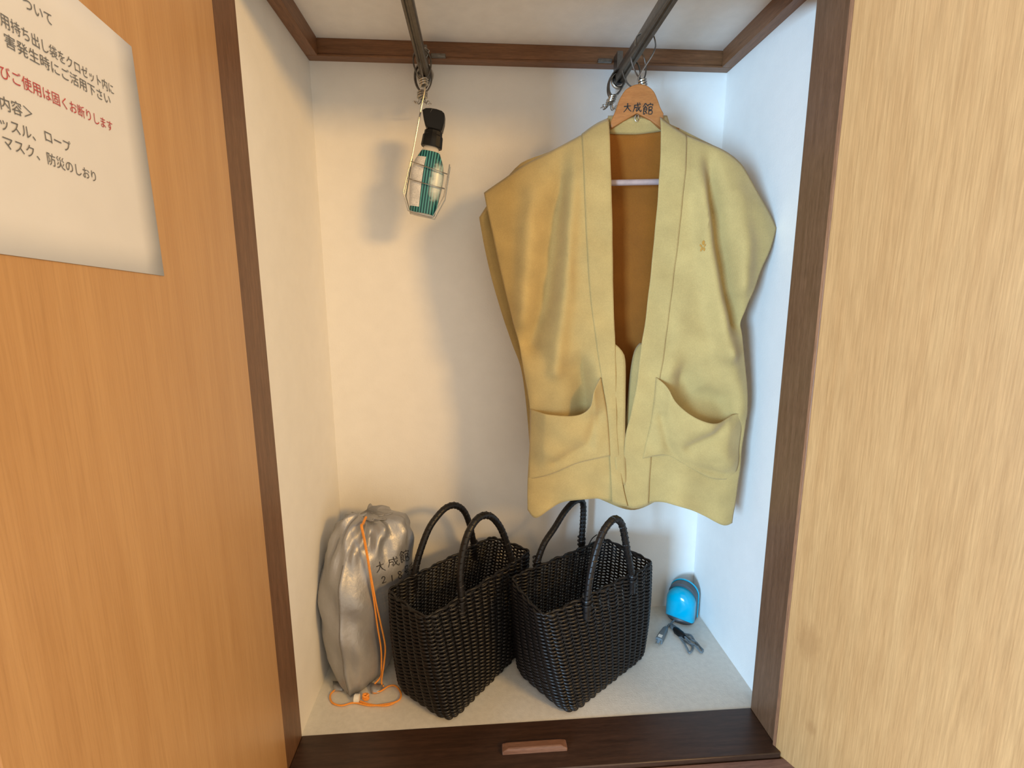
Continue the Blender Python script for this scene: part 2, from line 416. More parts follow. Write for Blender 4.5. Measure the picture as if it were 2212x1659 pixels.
M = {}
M['wall'] = plain('white_wallpaper', (.80, .78, .74), .75, var=.02, scale=25, bmp=.25, bscale=260)
M['ceiling'] = plain('ceiling_paper', (.82, .79, .75), .8, var=.03, scale=40, bmp=.25, bscale=300)
M['floor'] = plain('pale_vinyl', (.67, .655, .60), .34, var=.06, scale=90, bmp=.35, bscale=320)
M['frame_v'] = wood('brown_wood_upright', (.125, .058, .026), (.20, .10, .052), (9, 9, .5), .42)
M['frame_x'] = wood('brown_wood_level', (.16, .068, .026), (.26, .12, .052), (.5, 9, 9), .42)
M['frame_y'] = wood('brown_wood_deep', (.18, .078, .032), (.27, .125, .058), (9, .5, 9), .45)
M['sill'] = wood('dark_sill_wood', (.030, .014, .008), (.066, .032, .019), (.6, 9, 9), .38, bmp=.1)
M['kick'] = wood('reddish_board', (.17, .09, .07), (.28, .16, .13), (.6, 9, 9), .5)
M['cream'] = plain('cream_edge', (.7, .62, .45), .5)

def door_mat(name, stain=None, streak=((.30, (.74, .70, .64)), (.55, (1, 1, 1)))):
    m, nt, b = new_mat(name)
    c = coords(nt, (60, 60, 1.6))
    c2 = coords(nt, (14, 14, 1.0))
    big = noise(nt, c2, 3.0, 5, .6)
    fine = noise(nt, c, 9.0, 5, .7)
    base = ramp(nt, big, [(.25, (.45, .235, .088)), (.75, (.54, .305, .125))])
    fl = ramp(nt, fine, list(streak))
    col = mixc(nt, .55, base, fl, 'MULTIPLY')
    if stain:
        tc = node(nt, 'ShaderNodeTexCoord')
        for (p, rad) in stain:
            vm = node(nt, 'ShaderNodeVectorMath', operation='SUBTRACT')
            nt.links.new(tc.outputs['Object'], vm.inputs[0])
            vm.inputs[1].default_value = p
            sc = node(nt, 'ShaderNodeVectorMath', operation='MULTIPLY')
            nt.links.new(vm.outputs[0], sc.inputs[0])
            sc.inputs[1].default_value = (1, 1, .62)
            ln = node(nt, 'ShaderNodeVectorMath', operation='LENGTH')
            nt.links.new(sc.outputs[0], ln.inputs[0])
            wob = noise(nt, coords(nt, (60, 60, 25)), 3.0, 4)
            ma = node(nt, 'ShaderNodeMath', operation='MULTIPLY_ADD')
            nt.links.new(wob, ma.inputs[0])
            ma.inputs[1].default_value = rad * 1.2
            nt.links.new(ln.outputs['Value'], ma.inputs[2])
            mr = node(nt, 'ShaderNodeMapRange')
            mr.inputs['From Min'].default_value = rad * 1.9
            mr.inputs['From Max'].default_value = rad * 1.1
            mr.inputs['To Min'].default_value = 0
            mr.inputs['To Max'].default_value = .55
            nt.links.new(ma.outputs[0], mr.inputs['Value'])
            col = mixc(nt, mr.outputs[0], col, (.36, .18, .065))
    nt.links.new(col, b.inputs['Base Color'])
    b.inputs['Roughness'].default_value = .42
    b.inputs['Coat Weight'].default_value = .25
    b.inputs['Coat Roughness'].default_value = .32
    bump(nt, b, fine, .18, .0006)
    return m

def cloth(name, col, weave=1400, bmp=.25, rough=.85, var=.10):
    m, nt, b = new_mat(name)
    c = coords(nt)
    w1 = node(nt, 'ShaderNodeTexWave', wave_type='BANDS', bands_direction='X')
    w2 = node(nt, 'ShaderNodeTexWave', wave_type='BANDS', bands_direction='Z')
    for w in (w1, w2):
        w.inputs['Scale'].default_value = weave / 6.28
        w.inputs['Distortion'].default_value = .6
        nt.links.new(c, w.inputs['Vector'])
    ad = node(nt, 'ShaderNodeMath', operation='ADD')
    nt.links.new(w1.outputs['Fac'], ad.inputs[0])
    nt.links.new(w2.outputs['Fac'], ad.inputs[1])
    f = noise(nt, c, 18, 5)
    g = noise(nt, c, 500, 2)
    base = ramp(nt, f, [(.3, tuple(x * (1 - var) for x in col)), (.7, tuple(x * (1 + var) for x in col))])
    gr = ramp(nt, g, [(.3, (.86, .86, .86)), (.7, (1, 1, 1))])
    nt.links.new(mixc(nt, .8, base, gr, 'MULTIPLY'), b.inputs['Base Color'])
    b.inputs['Roughness'].default_value = rough
    b.inputs['Sheen Weight'].default_value = .15
    b.inputs['Specular IOR Level'].default_value = .2
    bump(nt, b, ad.outputs[0], bmp, .0004)
    return m

M['khaki'] = cloth('khaki_cotton', (.46, .335, .130))
M['lining'] = cloth('orange_lining', (.30, .10, .008), rough=.7)
M['gold'] = plain('gold_thread', (.42, .20, .02), .5)
M['hanger'] = wood('orange_hanger_wood', (.32, .115, .026), (.44, .18, .048), (1, 9, 9), .38, scale=10, coat=.1, streak=.25)
M['bar'] = plain('pale_bar_sleeve', (.40, .30, .28), .5)
M['ink'] = plain('black_ink', (.012, .010, .010), .6, var=.02)
M['redink'] = plain('red_ink', (.45, .05, .05), .6, var=.05)
M['greyink'] = plain('grey_print', (.13, .125, .12), .6, var=.05)
M['paper'] = plain('white_paper', (.66, .635, .61), .7, var=.015, scale=30)
M['chrome'] = plain('worn_chrome', (.48, .46, .42), .28, 1.0, var=.15, scale=200)
M['rail'] = plain('brown_anodised_rail', (.125, .105, .08), .38, .6, var=.15, scale=120)
M['gunmetal'] = plain('dull_steel', (.20, .185, .165), .32, .9, var=.2, scale=150)
M['black'] = plain('black_weave_plastic', (.0080, .0066, .0060), .40, var=.25, scale=300, spec=.38)
M['blackin'] = plain('black_base_board', (.008, .007, .007), .6)
M['blackplastic'] = plain('black_gloss_plastic', (.007, .007, .007), .42, spec=.25, var=.1)
M['orange'] = plain('orange_cord', (.85, .32, .045), .6, var=.12, scale=500)
M['whiteplastic'] = plain('white_plastic', (.80, .78, .72), .35, var=.02)
M['blue'] = plain('cyan_gloss_plastic', (.0, .38, .60), .15, var=.03, coat=.2, spec=.35)
M['greyplastic'] = plain('dark_grey_plastic', (.065, .075, .085), .4, var=.08)
M['cordgrey'] = plain('grey_flex', (.13, .16, .18), .4, var=.1)

def silver_mat():
    m, nt, b = new_mat('silver_nylon')
    c = coords(nt)
    f = noise(nt, c, 14, 4)
    nt.links.new(ramp(nt, f, [(.3, (.31, .31, .315)), (.7, (.39, .39, .40))]), b.inputs['Base Color'])
    b.inputs['Metallic'].default_value = .5
    b.inputs['Roughness'].default_value = .42
    g = noise(nt, coords(nt, (1, 1, .7)), 28, 5, .6)
    bump(nt, b, g, .35, .006)
    return m
M['silver'] = silver_mat()
M['door1'] = door_mat('door_veneer')

# ------------------------------------------------------------------ the closet shell
W, H, FY, SY = 0.90, 1.296, -0.331, -0.430      # inner width, trim underside, floor front, sill front
CZ = 1.331
JL, JR = 0.002, 0.873
struct(MB().box(0, W, FY, 0, -.03, 0).build('floor', M['floor']), 'pale vinyl floor of the closet under the baskets', 'floor')
struct(MB().box(-.12, W + .12, 0, .05, -.03, CZ + .05).build('wall_back', M['wall']), 'white wallpapered back wall of the closet', 'wall')
struct(MB().box(-.05, 0, FY, 0, -.03, CZ + .05).build('wall_left', M['wall']), 'white left wall of the closet in warm light', 'wall')
struct(MB().box(W, W + .05, FY, 0, -.03, CZ + .05).build('wall_right', M['wall']), 'white right wall of the closet in bluish daylight', 'wall')
struct(MB().box(0, W, FY, 0, CZ, CZ + .05).build('ceiling', M['ceiling']), 'pale closet ceiling above the brown trim', 'ceiling')
T = .024
def profile_x(x0, x1):     # trim board along the back wall: small step along its lower edge
    m = MB()
    sec = [(0, H), (-T, H), (-T, H + .004), (-T + .003, H + .006), (-T + .003, CZ), (0, CZ)]
    m.loft([[(x0, y, z) for y, z in sec], [(x1, y, z) for y, z in sec]])
    return m
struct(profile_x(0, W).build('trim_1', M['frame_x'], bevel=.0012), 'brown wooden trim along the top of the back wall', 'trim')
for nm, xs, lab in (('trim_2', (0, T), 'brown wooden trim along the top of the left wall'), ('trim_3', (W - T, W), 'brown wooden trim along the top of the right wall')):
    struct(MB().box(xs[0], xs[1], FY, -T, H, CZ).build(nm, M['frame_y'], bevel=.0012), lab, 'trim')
# frame of the opening
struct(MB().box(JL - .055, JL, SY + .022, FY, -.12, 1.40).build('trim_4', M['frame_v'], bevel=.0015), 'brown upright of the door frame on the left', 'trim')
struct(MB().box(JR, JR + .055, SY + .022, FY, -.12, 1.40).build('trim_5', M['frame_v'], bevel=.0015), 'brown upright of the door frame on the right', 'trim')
struct(MB().box(JL, JR, SY, FY, -.028, .0015).build('trim_6', M['sill'], bevel=.002), 'dark brown sill board at the foot of the closet', 'trim')
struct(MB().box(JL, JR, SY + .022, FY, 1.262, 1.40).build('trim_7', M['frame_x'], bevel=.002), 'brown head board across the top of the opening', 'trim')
struct(MB().box(JL - .02, JR + .02, SY - .16, SY - .0015, -.05, -.007).build('trim_8', M['kick'], bevel=.002), 'pinkish brown board in front of the sill', 'trim')
struct(MB().box(-.6, 1.6, SY + .024, SY + .07, -.40, -.031).build('wall_front', M['kick']), 'reddish brown board below the sill', 'wall')
struct(MB().box(-.65, JL - .055, SY + .024, SY + .07, -.031, 1.95).build('wall_front_left', M['wall']), 'white wall beside the left door', 'wall')
struct(MB().box(JR + .055, 1.6, SY + .024, SY + .07, -.031, 1.95).build('wall_front_right', M['wall']), 'white wall beside the right door', 'wall')
struct(MB().box(JL - .055, JR + .055, SY + .024, SY + .07, 1.40, 1.95).build('wall_front_top', M['wall']), 'white wall above the closet opening', 'wall')

# small stop block on the sill
mb = MB()
x0, x1, y0, y1 = .374, .492, -.399, -.381
mb.loft([[(x0, y0, .0015), (x1, y0, .0015), (x1, y1, .0015), (x0, y1, .0015)],
         [(x0, y0, .008), (x1, y0, .008), (x1, y1, .008), (x0, y1, .008)],
         [(x0 + .012, y0 + .003, .0125), (x1 - .012, y0 + .003, .0125), (x1 - .012, y1 - .002, .0125), (x0 + .012, y1 - .002, .0125)]])
tag(mb.build('door_stop', wood('stop_wood', (.15, .065, .035), (.24, .115, .065), (.6, 9, 9), .4), bevel=.0015),
    'small reddish wooden door stop block on the dark sill', 'door stop')

# ------------------------------------------------------------------ doors
TH1 = math.radians(-6)
H1 = Vector((.006, -.408, 0))
D1 = Vector((-math.sin(TH1), -math.cos(TH1), 0))
N1 = Vector((math.cos(TH1), -math.sin(TH1), 0))
TH2 = math.radians(24)
H2 = Vector((.868, -.412, 0))
D2 = Vector((math.sin(TH2), -math.cos(TH2), 0))
N2 = Vector((-math.cos(TH2), -math.sin(TH2), 0))
def slab(hp, d, n, s0, s1, z0, z1, t0, t1):
    m = MB()
    r = []
    for z in (z0, z1):
        r.append([hp + d * s + n * t + Vector((0, 0, z)) for s, t in ((s0, t0), (s1, t0), (s1, t1), (s0, t1))])
    return m.loft(r)
d1 = struct(slab(H1, D1, N1, .0, .464, -.10, 1.30, -.026, 0).build('door_1', M['door1'], bevel=.0015), 'orange-brown veneered closet door on the left carrying the notice', 'door')
p2 = H2 + D2 * .10
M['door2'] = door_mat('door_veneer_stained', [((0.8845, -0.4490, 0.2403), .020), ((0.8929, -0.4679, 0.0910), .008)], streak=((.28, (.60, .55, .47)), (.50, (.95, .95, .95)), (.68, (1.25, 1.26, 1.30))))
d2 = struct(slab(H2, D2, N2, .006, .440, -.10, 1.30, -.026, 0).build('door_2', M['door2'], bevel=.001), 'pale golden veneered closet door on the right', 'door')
slab(H2, D2, N2, 0, .006, -.10, 1.30, -.026, .0).build('edge_band', wood('edge_wood', (.22, .095, .045), (.33, .16, .08), (9, 9, .5), .45), d2, bevel=.001)
slab(H1, D1, N1, .464, .470, -.10, 1.30, -.026, .0).build('edge_band', M['frame_v'], d1, bevel=.001)
slab(H2, D2, N2, .44, .446, -.10, 1.30, -.026, .0).build('edge_band', M['frame_v'], d2, bevel=.001)

# ------------------------------------------------------------------ notice sheet
def on_door(s, z, t):
    return H1 + D1 * s + N1 * t + Vector((0, 0, z))
pr = DATA['paper']
mb = MB()
rows = []
for i in range(9):
    z_t = i / 8
    row = []
    for j in range(9):
        s = lerp(lerp(pr[0][0], pr[1][0], z_t), .455, j / 8)
        zt = pr[0][1] + (pr[2][1] - pr[0][1]) * (s - pr[0][0]) / (pr[2][0] - pr[0][0]) * .6
        zb = pr[1][1] + (pr[3][1] - pr[1][1]) * (s - pr[1][0]) / (pr[3][0] - pr[1][0])
        row.append(on_door(s, lerp(zt, zb, z_t), .0009))
    rows.append(row)
mb.grid(rows)
notice = tag(mb.build('notice_sheet', M['paper'], smooth=True, solid=.0003),
             'white printed notice sheet in black and red Japanese on the left door', 'notice')
# printed lines: glyph outlines, laid flat on the sheet
def glyph_mesh(text):
    cu = bpy.data.curves.new('t', 'FONT')
    cu.body = text
    cu.size = 1.0
    cu.resolution_u = 3
    ob = bpy.data.objects.new('t', cu)
    COL.objects.link(ob)
    bpy.context.view_layer.update()
    dg = bpy.context.evaluated_depsgraph_get()
    me = bpy.data.meshes.new_from_object(ob.evaluated_get(dg))
    v = [tuple(p.co) for p in me.vertices]
    f = [tuple(p.vertices) for p in me.polygons]
    bpy.data.objects.remove(ob)
    bpy.data.meshes.remove(me)
    bpy.data.curves.remove(cu)
    return v, f
for text, ((sa, za), (sb, zb)), red in DATA['text']:
    v, f = glyph_mesh(text)
    xs = [p[0] for p in v]
    xa, xb = min(xs), max(xs)
    kx = (sa - sb) / (xb - xa)
    hgt = .0092
    mb = MB()
    mb.add([on_door(sa - (p[0] - xa) * kx, lerp(za, zb, (p[0] - xa) / (xb - xa)) + p[1] * hgt, .0016) for p in v], f)
    mb.build('printed_line', M['redink'] if red else M['greyink'], notice)

# ------------------------------------------------------------------ hanging rails
RZ = 1.258
def rail(x, label):
    y0, y1 = -.405, -.040
    t = thing('hanging_rail', label, 'rail', (x, y1, RZ), 'pull-out hanging rails under the closet ceiling')
    w, h, g = .0095, .0075, .0022
    sec = [(-w, -h * .6), (-w * .8, -h), (-g * 2, -h), (-g * 1.6, -h + .003), (g * .2, -h + .003), (g * .6, -h), (w * .8, -h), (w, -h * .6), (w, h * .6), (w * .8, h), (-w * .8, h), (-w, h * .6)]
    m = MB()
    m.loft([[(x + a, y, RZ + b) for a, b in sec] for y in (y0, y1)])
    m.build('bar', M['rail'], t, bevel=.0006)
    m = MB()
    m.box(x - .006, x + .006, y0, -.02, RZ + h, RZ + h + .012)
    m.box(x - .006, x + .006, -.05, -.0215, RZ + .004, CZ - .02)
    m.build('carrier', M['gunmetal'], t, bevel=.001)
    m = MB()
    ring = [(x + (.0145 * math.cos(a)), y1 - .006, RZ - .002 + .0145 * math.sin(a)) for a in [2 * PI * i / 20 for i in range(20)]]
    m.tube(ring, .0034, 8, closed=True)
    m.build('end_collar', M['chrome'], t, smooth=True)
    m = MB()
    m.loft([[(x + .0105 * k * math.cos(2 * PI * i / 18), y1 + dy, RZ + .0095 * k * math.sin(2 * PI * i / 18)) for i in range(18)] for dy, k in ((-.012, 1), (0, 1.0), (.004, .85), (.006, .4))])
    m.build('end_cap', M['blackplastic'], t, smooth=True)
    return t
railL = rail(.2425, 'bronze hanging rail at left carrying the spray bottle holder')
railR = rail(.645, 'bronze hanging rail at right carrying the jacket hanger')
# flat bracket tongues screwed to the back trim
for x, s, lab in ((.2425, 1, 'small steel bracket tongue on the trim beside the left rail'), (.645, -1, 'small steel bracket tongue on the trim beside the right rail')):
    m = MB()
    m.box(min(x + s * .012, x + s * .042), max(x + s * .012, x + s * .042), -.034, -.0245, 1.297, 1.303)
    tag(m.build('bracket_tongue', M['gunmetal'], bevel=.001), lab, 'bracket')

def hanger_ring(x, y, rz, tilt, label, drop=.0, prongs=True):
    """theft-proof hanger ring: loop round the rail, coiled neck, spread spring clip"""
    t = thing('hanger_ring', label, 'hanger ring', (x, y, RZ + .012), 'loose hanger rings on the two rails')
    ca, sa = math.cos(rz), math.sin(rz)
    def P(a, z, b=0):
        a2 = a + z * tilt
        return (x + a2 * ca - b * sa, y + a2 * sa + b * ca, RZ + .012 + z)
    m = MB()
    loop = [P(.0185 * math.sin(2 * PI * i / 28) * (1 - .25 * (1 - math.cos(2 * PI * i / 28)) / 2), -.026 + .026 * math.cos(2 * PI * i / 28)) for i in range(28)]
    m.tube(loop, .0015, 6, closed=True)
    m.build('loop', M['gunmetal'], t, smooth=True)
    m = MB()
    for k in range(3):
        zz = -.054 - k * .0042
        m.tube([P(.0070 * math.cos(2 * PI * i / 14), zz + .002 * math.cos(2 * PI * i / 14), .0070 * math.sin(2 * PI * i / 14)) for i in range(14)], .0022, 6, closed=True)
    m.build('coil', M['chrome'], t, smooth=True)
    if prongs:
        for s in (-1, 1):
            m = MB()
            m.tube(spline([P(s * .003, -.060), P(s * .005, -.071), P(s * .010, -.075), P(s * .0135, -.071), P(s * .017, -.0725)], 4), .0011, 6)
            m.build('prong', M['chrome'], t, smooth=True)
    return t
hanger_ring(.2425, -.060, .25, .06, 'chrome hanger ring on the left rail, rearmost near the trim')
hanger_ring(.2420, -.068, -.1, .10, 'chrome hanger ring on the left rail, in the middle of its three')
hanger_ring(.2440, -.122, .1, -.04, 'chrome hanger ring on the left rail, holding the bottle holder wire', prongs=False)
for i, (x_, y, rz, ti) in enumerate(((.643, -.052, .15, .30), (.643, -.059, .12, .28), (.643, -.066, .16, .30), (.648, -.105, -.45, -.22), (.647, -.150, .35, -.30))):
    hanger_ring(x_, y, rz, ti, ('chrome hanger ring on the right rail, rearmost near the trim', 'chrome hanger ring on the right rail, second from the back trim', 'chrome hanger ring on the right rail, middle of its five', 'chrome hanger ring on the right rail, second behind the jacket hanger', 'chrome hanger ring on the right rail, next behind the jacket hanger')[i], prongs=i < 3)

# ------------------------------------------------------------------ bottle holder and spray bottle
BY = -.115
fr = DATA['bh_frame']
holder = thing('wire_bottle_holder', 'bent chrome wire holder hung from the left rail around the spray bottle', 'holder', (fr[4][0], BY, fr[4][1]))
hx, hz = fr[0]
m = MB()
m.tube([(hx + .004, BY, RZ + .0), (hx + .010, BY, RZ + .012), (hx + .003, BY, RZ + .0165), (hx - .008, BY, RZ + .0135), (hx - .010, BY, RZ - .004), (hx - .003, BY, RZ - .035), (hx, BY, hz)] + [(a, BY, b) for a, b in fr[1:4]], .0014, 8)
m.build('handle_wire', M['chrome'], holder, smooth=True)
for dy in (-.017, .017):
    m = MB()
    pts = [(fr[2][0], BY + dy * .4, fr[2][1]), (fr[3][0], BY + dy, fr[3][1])]
    pts += [(a, BY + dy, b) for a, b in fr[4:7]] + [(fr[7][0], BY + dy * .5, fr[7][1])]
    m.tube(pts, .0011, 8)
    m.build('cradle_wire', M['chrome'], holder, smooth=True)
hp = DATA['bh_hoop']
for (a, b) in ((hp[0], hp[1]), (hp[2], hp[3])):
    c = ((a[0] + b[0]) / 2, (a[1] + b[1]) / 2)
    m = MB()
    loop = []
    for i in range(32):
        q = 2 * PI * i / 32
        loop.append((c[0] + (b[0] - a[0]) / 2 * math.cos(q), BY + .024 * math.sin(q), c[1] + (b[1] - a[1]) / 2 * math.cos(q) - .0055 * math.sin(q) * -1))
    m.tube(loop, .0010, 8, closed=True)
    m.build('hoop', M['chrome'], holder, smooth=True)

(bx0, bz0), (bx1, bz1) = DATA['bt_axis']
AX = Vector((bx1 - bx0, 0, bz1 - bz0))
AL = AX.length
AX.normalize()
AS = Vector((AX.z, 0, -AX.x))
bottle = thing('spray_bottle', 'teal striped spray bottle with black trigger cap in the wire holder', 'bottle', (bx0, BY, bz0))
def bp(h, a, b):           # height, across, depth
    return Vector((bx0, BY, bz0)) + AX * h + AS * a + Vector((0, b, 0))
prof = [(0, .019, .012), (.002, .0235, .0155), (.008, .0250, .0170), (.030, .0280, .0182), (.060, .0312, .0190), (.085, .0312, .0186), (.102, .0270, .0168), (.116, .0205, .0142), (.124, .0165, .0130), (.130, .0140, .0122), (.136, .0135, .0122)]
def psec(h):
    for (h0, a0, b0), (h1, a1, b1) in zip(prof, prof[1:]):
        if h <= h1:
            t = (h - h0) / (h1 - h0)
            return lerp(a0, a1, t), lerp(b0, b1, t)
    return prof[-1][1:]
def sup(h, q, grow=0):
    a, b = psec(h)
    c, s = math.cos(q), math.sin(q)
    e = .8
    return bp(h, (a + grow) * math.copysign(abs(c) ** e, c), (b + grow) * math.copysign(abs(s) ** e, s))
m = MB()
m.loft([[sup(h, 2 * PI * i / 32) for i in range(32)] for h, _, _ in prof])
mm, nt, b = new_mat('clear_plastic')
nt.links.new(ramp(nt, noise(nt, coords(nt), 60), [(.3, (.86, .80, .70)), (.7, (.92, .87, .78))]), b.inputs['Base Color'])
b.inputs['Roughness'].default_value = .12
b.inputs['Transmission Weight'].default_value = .55
b.inputs['IOR'].default_value = 1.35
m.build('body', mm, bottle, smooth=True)
# printed sleeve
def sleeve_mat():
    m_, nt, b = new_mat('teal_striped_sleeve')
    tc = node(nt, 'ShaderNodeTexCoord')
    sep = node(nt, 'ShaderNodeSeparateXYZ')
    mp = node(nt, 'ShaderNodeMapping')
    mp.inputs['Rotation'].default_value = (0, -math.atan2(AX.x, AX.z), 0)
    nt.links.new(tc.outputs['Object'], mp.inputs[0])
    nt.links.new(mp.outputs[0], sep.inputs[0])
    w = node(nt, 'ShaderNodeMath', operation='MULTIPLY')
    nt.links.new(sep.outputs['X'], w.inputs[0])
    w.inputs[1].default_value = 2 * PI / .0052
    sn = node(nt, 'ShaderNodeMath', operation='SINE')
    nt.links.new(w.outputs[0], sn.inputs[0])
    st = ramp(nt, sn.outputs[0], [(.05, (.002, .060, .070)), (.6, (.006, .15, .165)), (.92, (.12, .45, .44))])
    # white splash: bounded blob on the right half
    vs2 = node(nt, 'ShaderNodeVectorMath', operation='SUBTRACT')
    nt.links.new(mp.outputs[0], vs2.inputs[0])
    vs2.inputs[1].default_value = (.022, -.012, .066)
    vsc = node(nt, 'ShaderNodeVectorMath', operation='MULTIPLY')
    nt.links.new(vs2.outputs[0], vsc.inputs[0])
    vsc.inputs[1].default_value = (1.5, .4, .60)
    ln = node(nt, 'ShaderNodeVectorMath', operation='LENGTH')
    nt.links.new(vsc.outputs[0], ln.inputs[0])
    wb = noise(nt, mp.outputs[0], 120, 4)
    ma = node(nt, 'ShaderNodeMath', operation='MULTIPLY_ADD')
    nt.links.new(wb, ma.inputs[0])
    ma.inputs[1].default_value = .018
    nt.links.new(ln.outputs['Value'], ma.inputs[2])
    mr = node(nt, 'ShaderNodeMapRange')
    mr.inputs['From Min'].default_value = .034
    mr.inputs['From Max'].default_value = .018
    nt.links.new(ma.outputs[0], mr.inputs['Value'])
    nt.links.new(mixc(nt, mr.outputs[0], st, (.58, .64, .60)), b.inputs['Base Color'])
    b.inputs['Roughness'].default_value = .3
    return m_
def sleeve(h0, h1, q0, q1, grow, nh=14, nq=30):
    return MB().grid([[sup(lerp(h0, h1, i / nh), lerp(q0, q1, j / nq), grow) for j in range(nq + 1)] for i in range(nh + 1)])
lab = sleeve(.004, .121, 0, 2 * PI, .0005, 20, 48).build('sleeve', sleeve_mat(), bottle, smooth=True)
def info_mat():
    m_, nt, b = new_mat('white_info_print')
    c = coords(nt, (1, 1, 1), (0, -math.atan2(AX.x, AX.z), 0))
    sep = node(nt, 'ShaderNodeSeparateXYZ')
    nt.links.new(c, sep.inputs[0])
    w = node(nt, 'ShaderNodeTexWave', wave_type='BANDS', bands_direction='Z')
    w.inputs['Scale'].default_value = 125
    nt.links.new(c, w.inputs['Vector'])
    n1 = noise(nt, c, 650, 2)
    n2 = noise(nt, c, 60, 2)
    mu = node(nt, 'ShaderNodeMath', operation='MULTIPLY')
    nt.links.new(w.outputs['Fac'], mu.inputs[0])
    nt.links.new(n1, mu.inputs[1])
    mu2 = node(nt, 'ShaderNodeMath', operation='MULTIPLY')
    nt.links.new(mu.outputs[0], mu2.inputs[0])
    nt.links.new(n2, mu2.inputs[1])
    nt.links.new(ramp(nt, mu2.outputs[0], [(.13, (.78, .77, .74)), (.25, (.34, .34, .34))]), b.inputs['Base Color'])
    b.inputs['Roughness'].default_value = .35
    return m_
sleeve(.014, .108, PI * 1.02, PI * 1.455, .0009, 14, 12).build('info_panel', info_mat(), bottle, smooth=True)
def slabY(pts, y0, y1):
    return MB().loft([[(a, y0, b) for a, b in pts], [(a, y1, b) for a, b in pts]])
# trigger cap: chamfered towards both faces
hd = DATA['bt_head']
cx = sum(p[0] for p in hd) / len(hd); cz = sum(p[1] for p in hd) / len(hd)
def shr(k): return [(cx + (a - cx) * k, cz + (b2 - cz) * k) for a, b2 in hd]
m = MB()
m.loft([[(a, BY + y, b2) for a, b2 in shr(k)] for y, k in ((-.0135, .86), (-.0110, .985), (-.006, 1), (.006, 1), (.0110, .985), (.0135, .86))])
cap = m.build('trigger_cap', M['blackplastic'], bottle, smooth=True, sharp=24)
(l0, l1) = DATA['bt_line']
MB().tube([(l0[0], BY - .0132, l0[1]), (l1[0], BY - .0128, l1[1])], .0005, 5).build('seam', M['greyink'], cap)
c0, c1 = DATA['bt_collar'][0:3], DATA['bt_collar'][5:8]
m = MB()
def cring(h, a, b): return [bp(h, a * math.cos(2 * PI * i / 28) * (1 + (.03 if i % 2 else 0)), b * math.sin(2 * PI * i / 28) * (1 + (.03 if i % 2 else 0))) for i in range(28)]
m.loft([cring(.1305, .0195, .016), (cring(.132, .0202, .0165)), cring(.151, .0190, .016), cring(.1535, .0172, .0150), cring(.160, .0168, .0145)])
m.build('collar', M['blackplastic'], bottle, smooth=True, sharp=22)

# ------------------------------------------------------------------ strokes for hand lettering
GLYPH = {
 'dai': [[(10, 40), (90, 34)], [(52, 6), (50, 40), (35, 70), (8, 96)], [(52, 42), (66, 68), (96, 92)]],
 'sei': [[(18, 30), (88, 24)], [(20, 30), (19, 60), (4, 96)], [(22, 54), (48, 51), (45, 80), (34, 75)], [(54, 4), (60, 45), (76, 78), (94, 94), (96, 74)], [(84, 42), (70, 66), (42, 94)], [(72, 6), (84, 17)]],
 'kan': [[(25, 3), (2, 36)], [(25, 4), (47, 24)], [(18, 29), (34, 28)], [(11, 41), (11, 94), (28, 84)], [(11, 41), (38, 39), (38, 65), (12, 67)], [(12, 53), (37, 52)], [(24, 69), (46, 92)],
         [(72, 1), (72, 13)], [(51, 30), (52, 17), (96, 14), (91, 28)], [(60, 35), (59, 97)], [(60, 37), (87, 35), (87, 55), (60, 57)], [(60, 68), (89, 66), (89, 93), (60, 95)]],
 '2': [[(14, 30), (30, 8), (58, 9), (70, 30), (50, 62), (12, 94)], [(12, 94), (84, 88)]],
 '1': [[(50, 8), (48, 92)]],
 '8': [[(64, 16), (40, 6), (24, 24), (42, 46), (68, 64), (62, 90), (36, 94), (22, 74), (44, 48), (70, 30), (64, 16)]],
 'go': [[(28, 8), (30, 36)], [(28, 8), (74, 7), (71, 34), (30, 35)], [(8, 52), (92, 47)], [(36, 50), (30, 68), (74, 65), (66, 96), (50, 91)]],
 'shitsu': [[(50, 1), (50, 13)], [(10, 30), (12, 17), (92, 14), (86, 27)], [(22, 39), (78, 36)], [(45, 38), (28, 57), (72, 54)], [(60, 46), (76, 62)], [(24, 74), (76, 71)], [(50, 58), (50, 94)], [(6, 96), (96, 92)]],
}
def strokes(mb, glyph, place, w, curve=True):
    """place(u, v) -> (point, normal); ribbons of width w lying on the surface"""
    for st in GLYPH[glyph]:
        pts = spline([(x, y, 0) for x, y in st], 4) if (len(st) > 2 and curve) else [Vector((lerp(st[0][0], st[-1][0], k / 4), lerp(st[0][1], st[-1][1], k / 4), 0)) for k in range(5)] if len(st) == 2 else [Vector((x, y, 0)) for x, y in st]
        P = [place(p.x / 100, p.y / 100) for p in pts]
        if any(p is None for p in P):
            P = [p for p in P if p is not None]
        n = len(P)
        if n < 2:
            continue
        L, Rr = [], []
        for i in range(n):
            t = (P[min(i + 1, n - 1)][0] - P[max(i - 1, 0)][0])
            side = t.cross(P[i][1])
            side = side.normalized() if side.length > 1e-9 else Vector((1, 0, 0))
            ww = w * (1.15 - .5 * i / (n - 1)) / 2
            L.append(P[i][0] + side * ww)
            Rr.append(P[i][0] - side * ww)
        mb.grid([L, Rr])

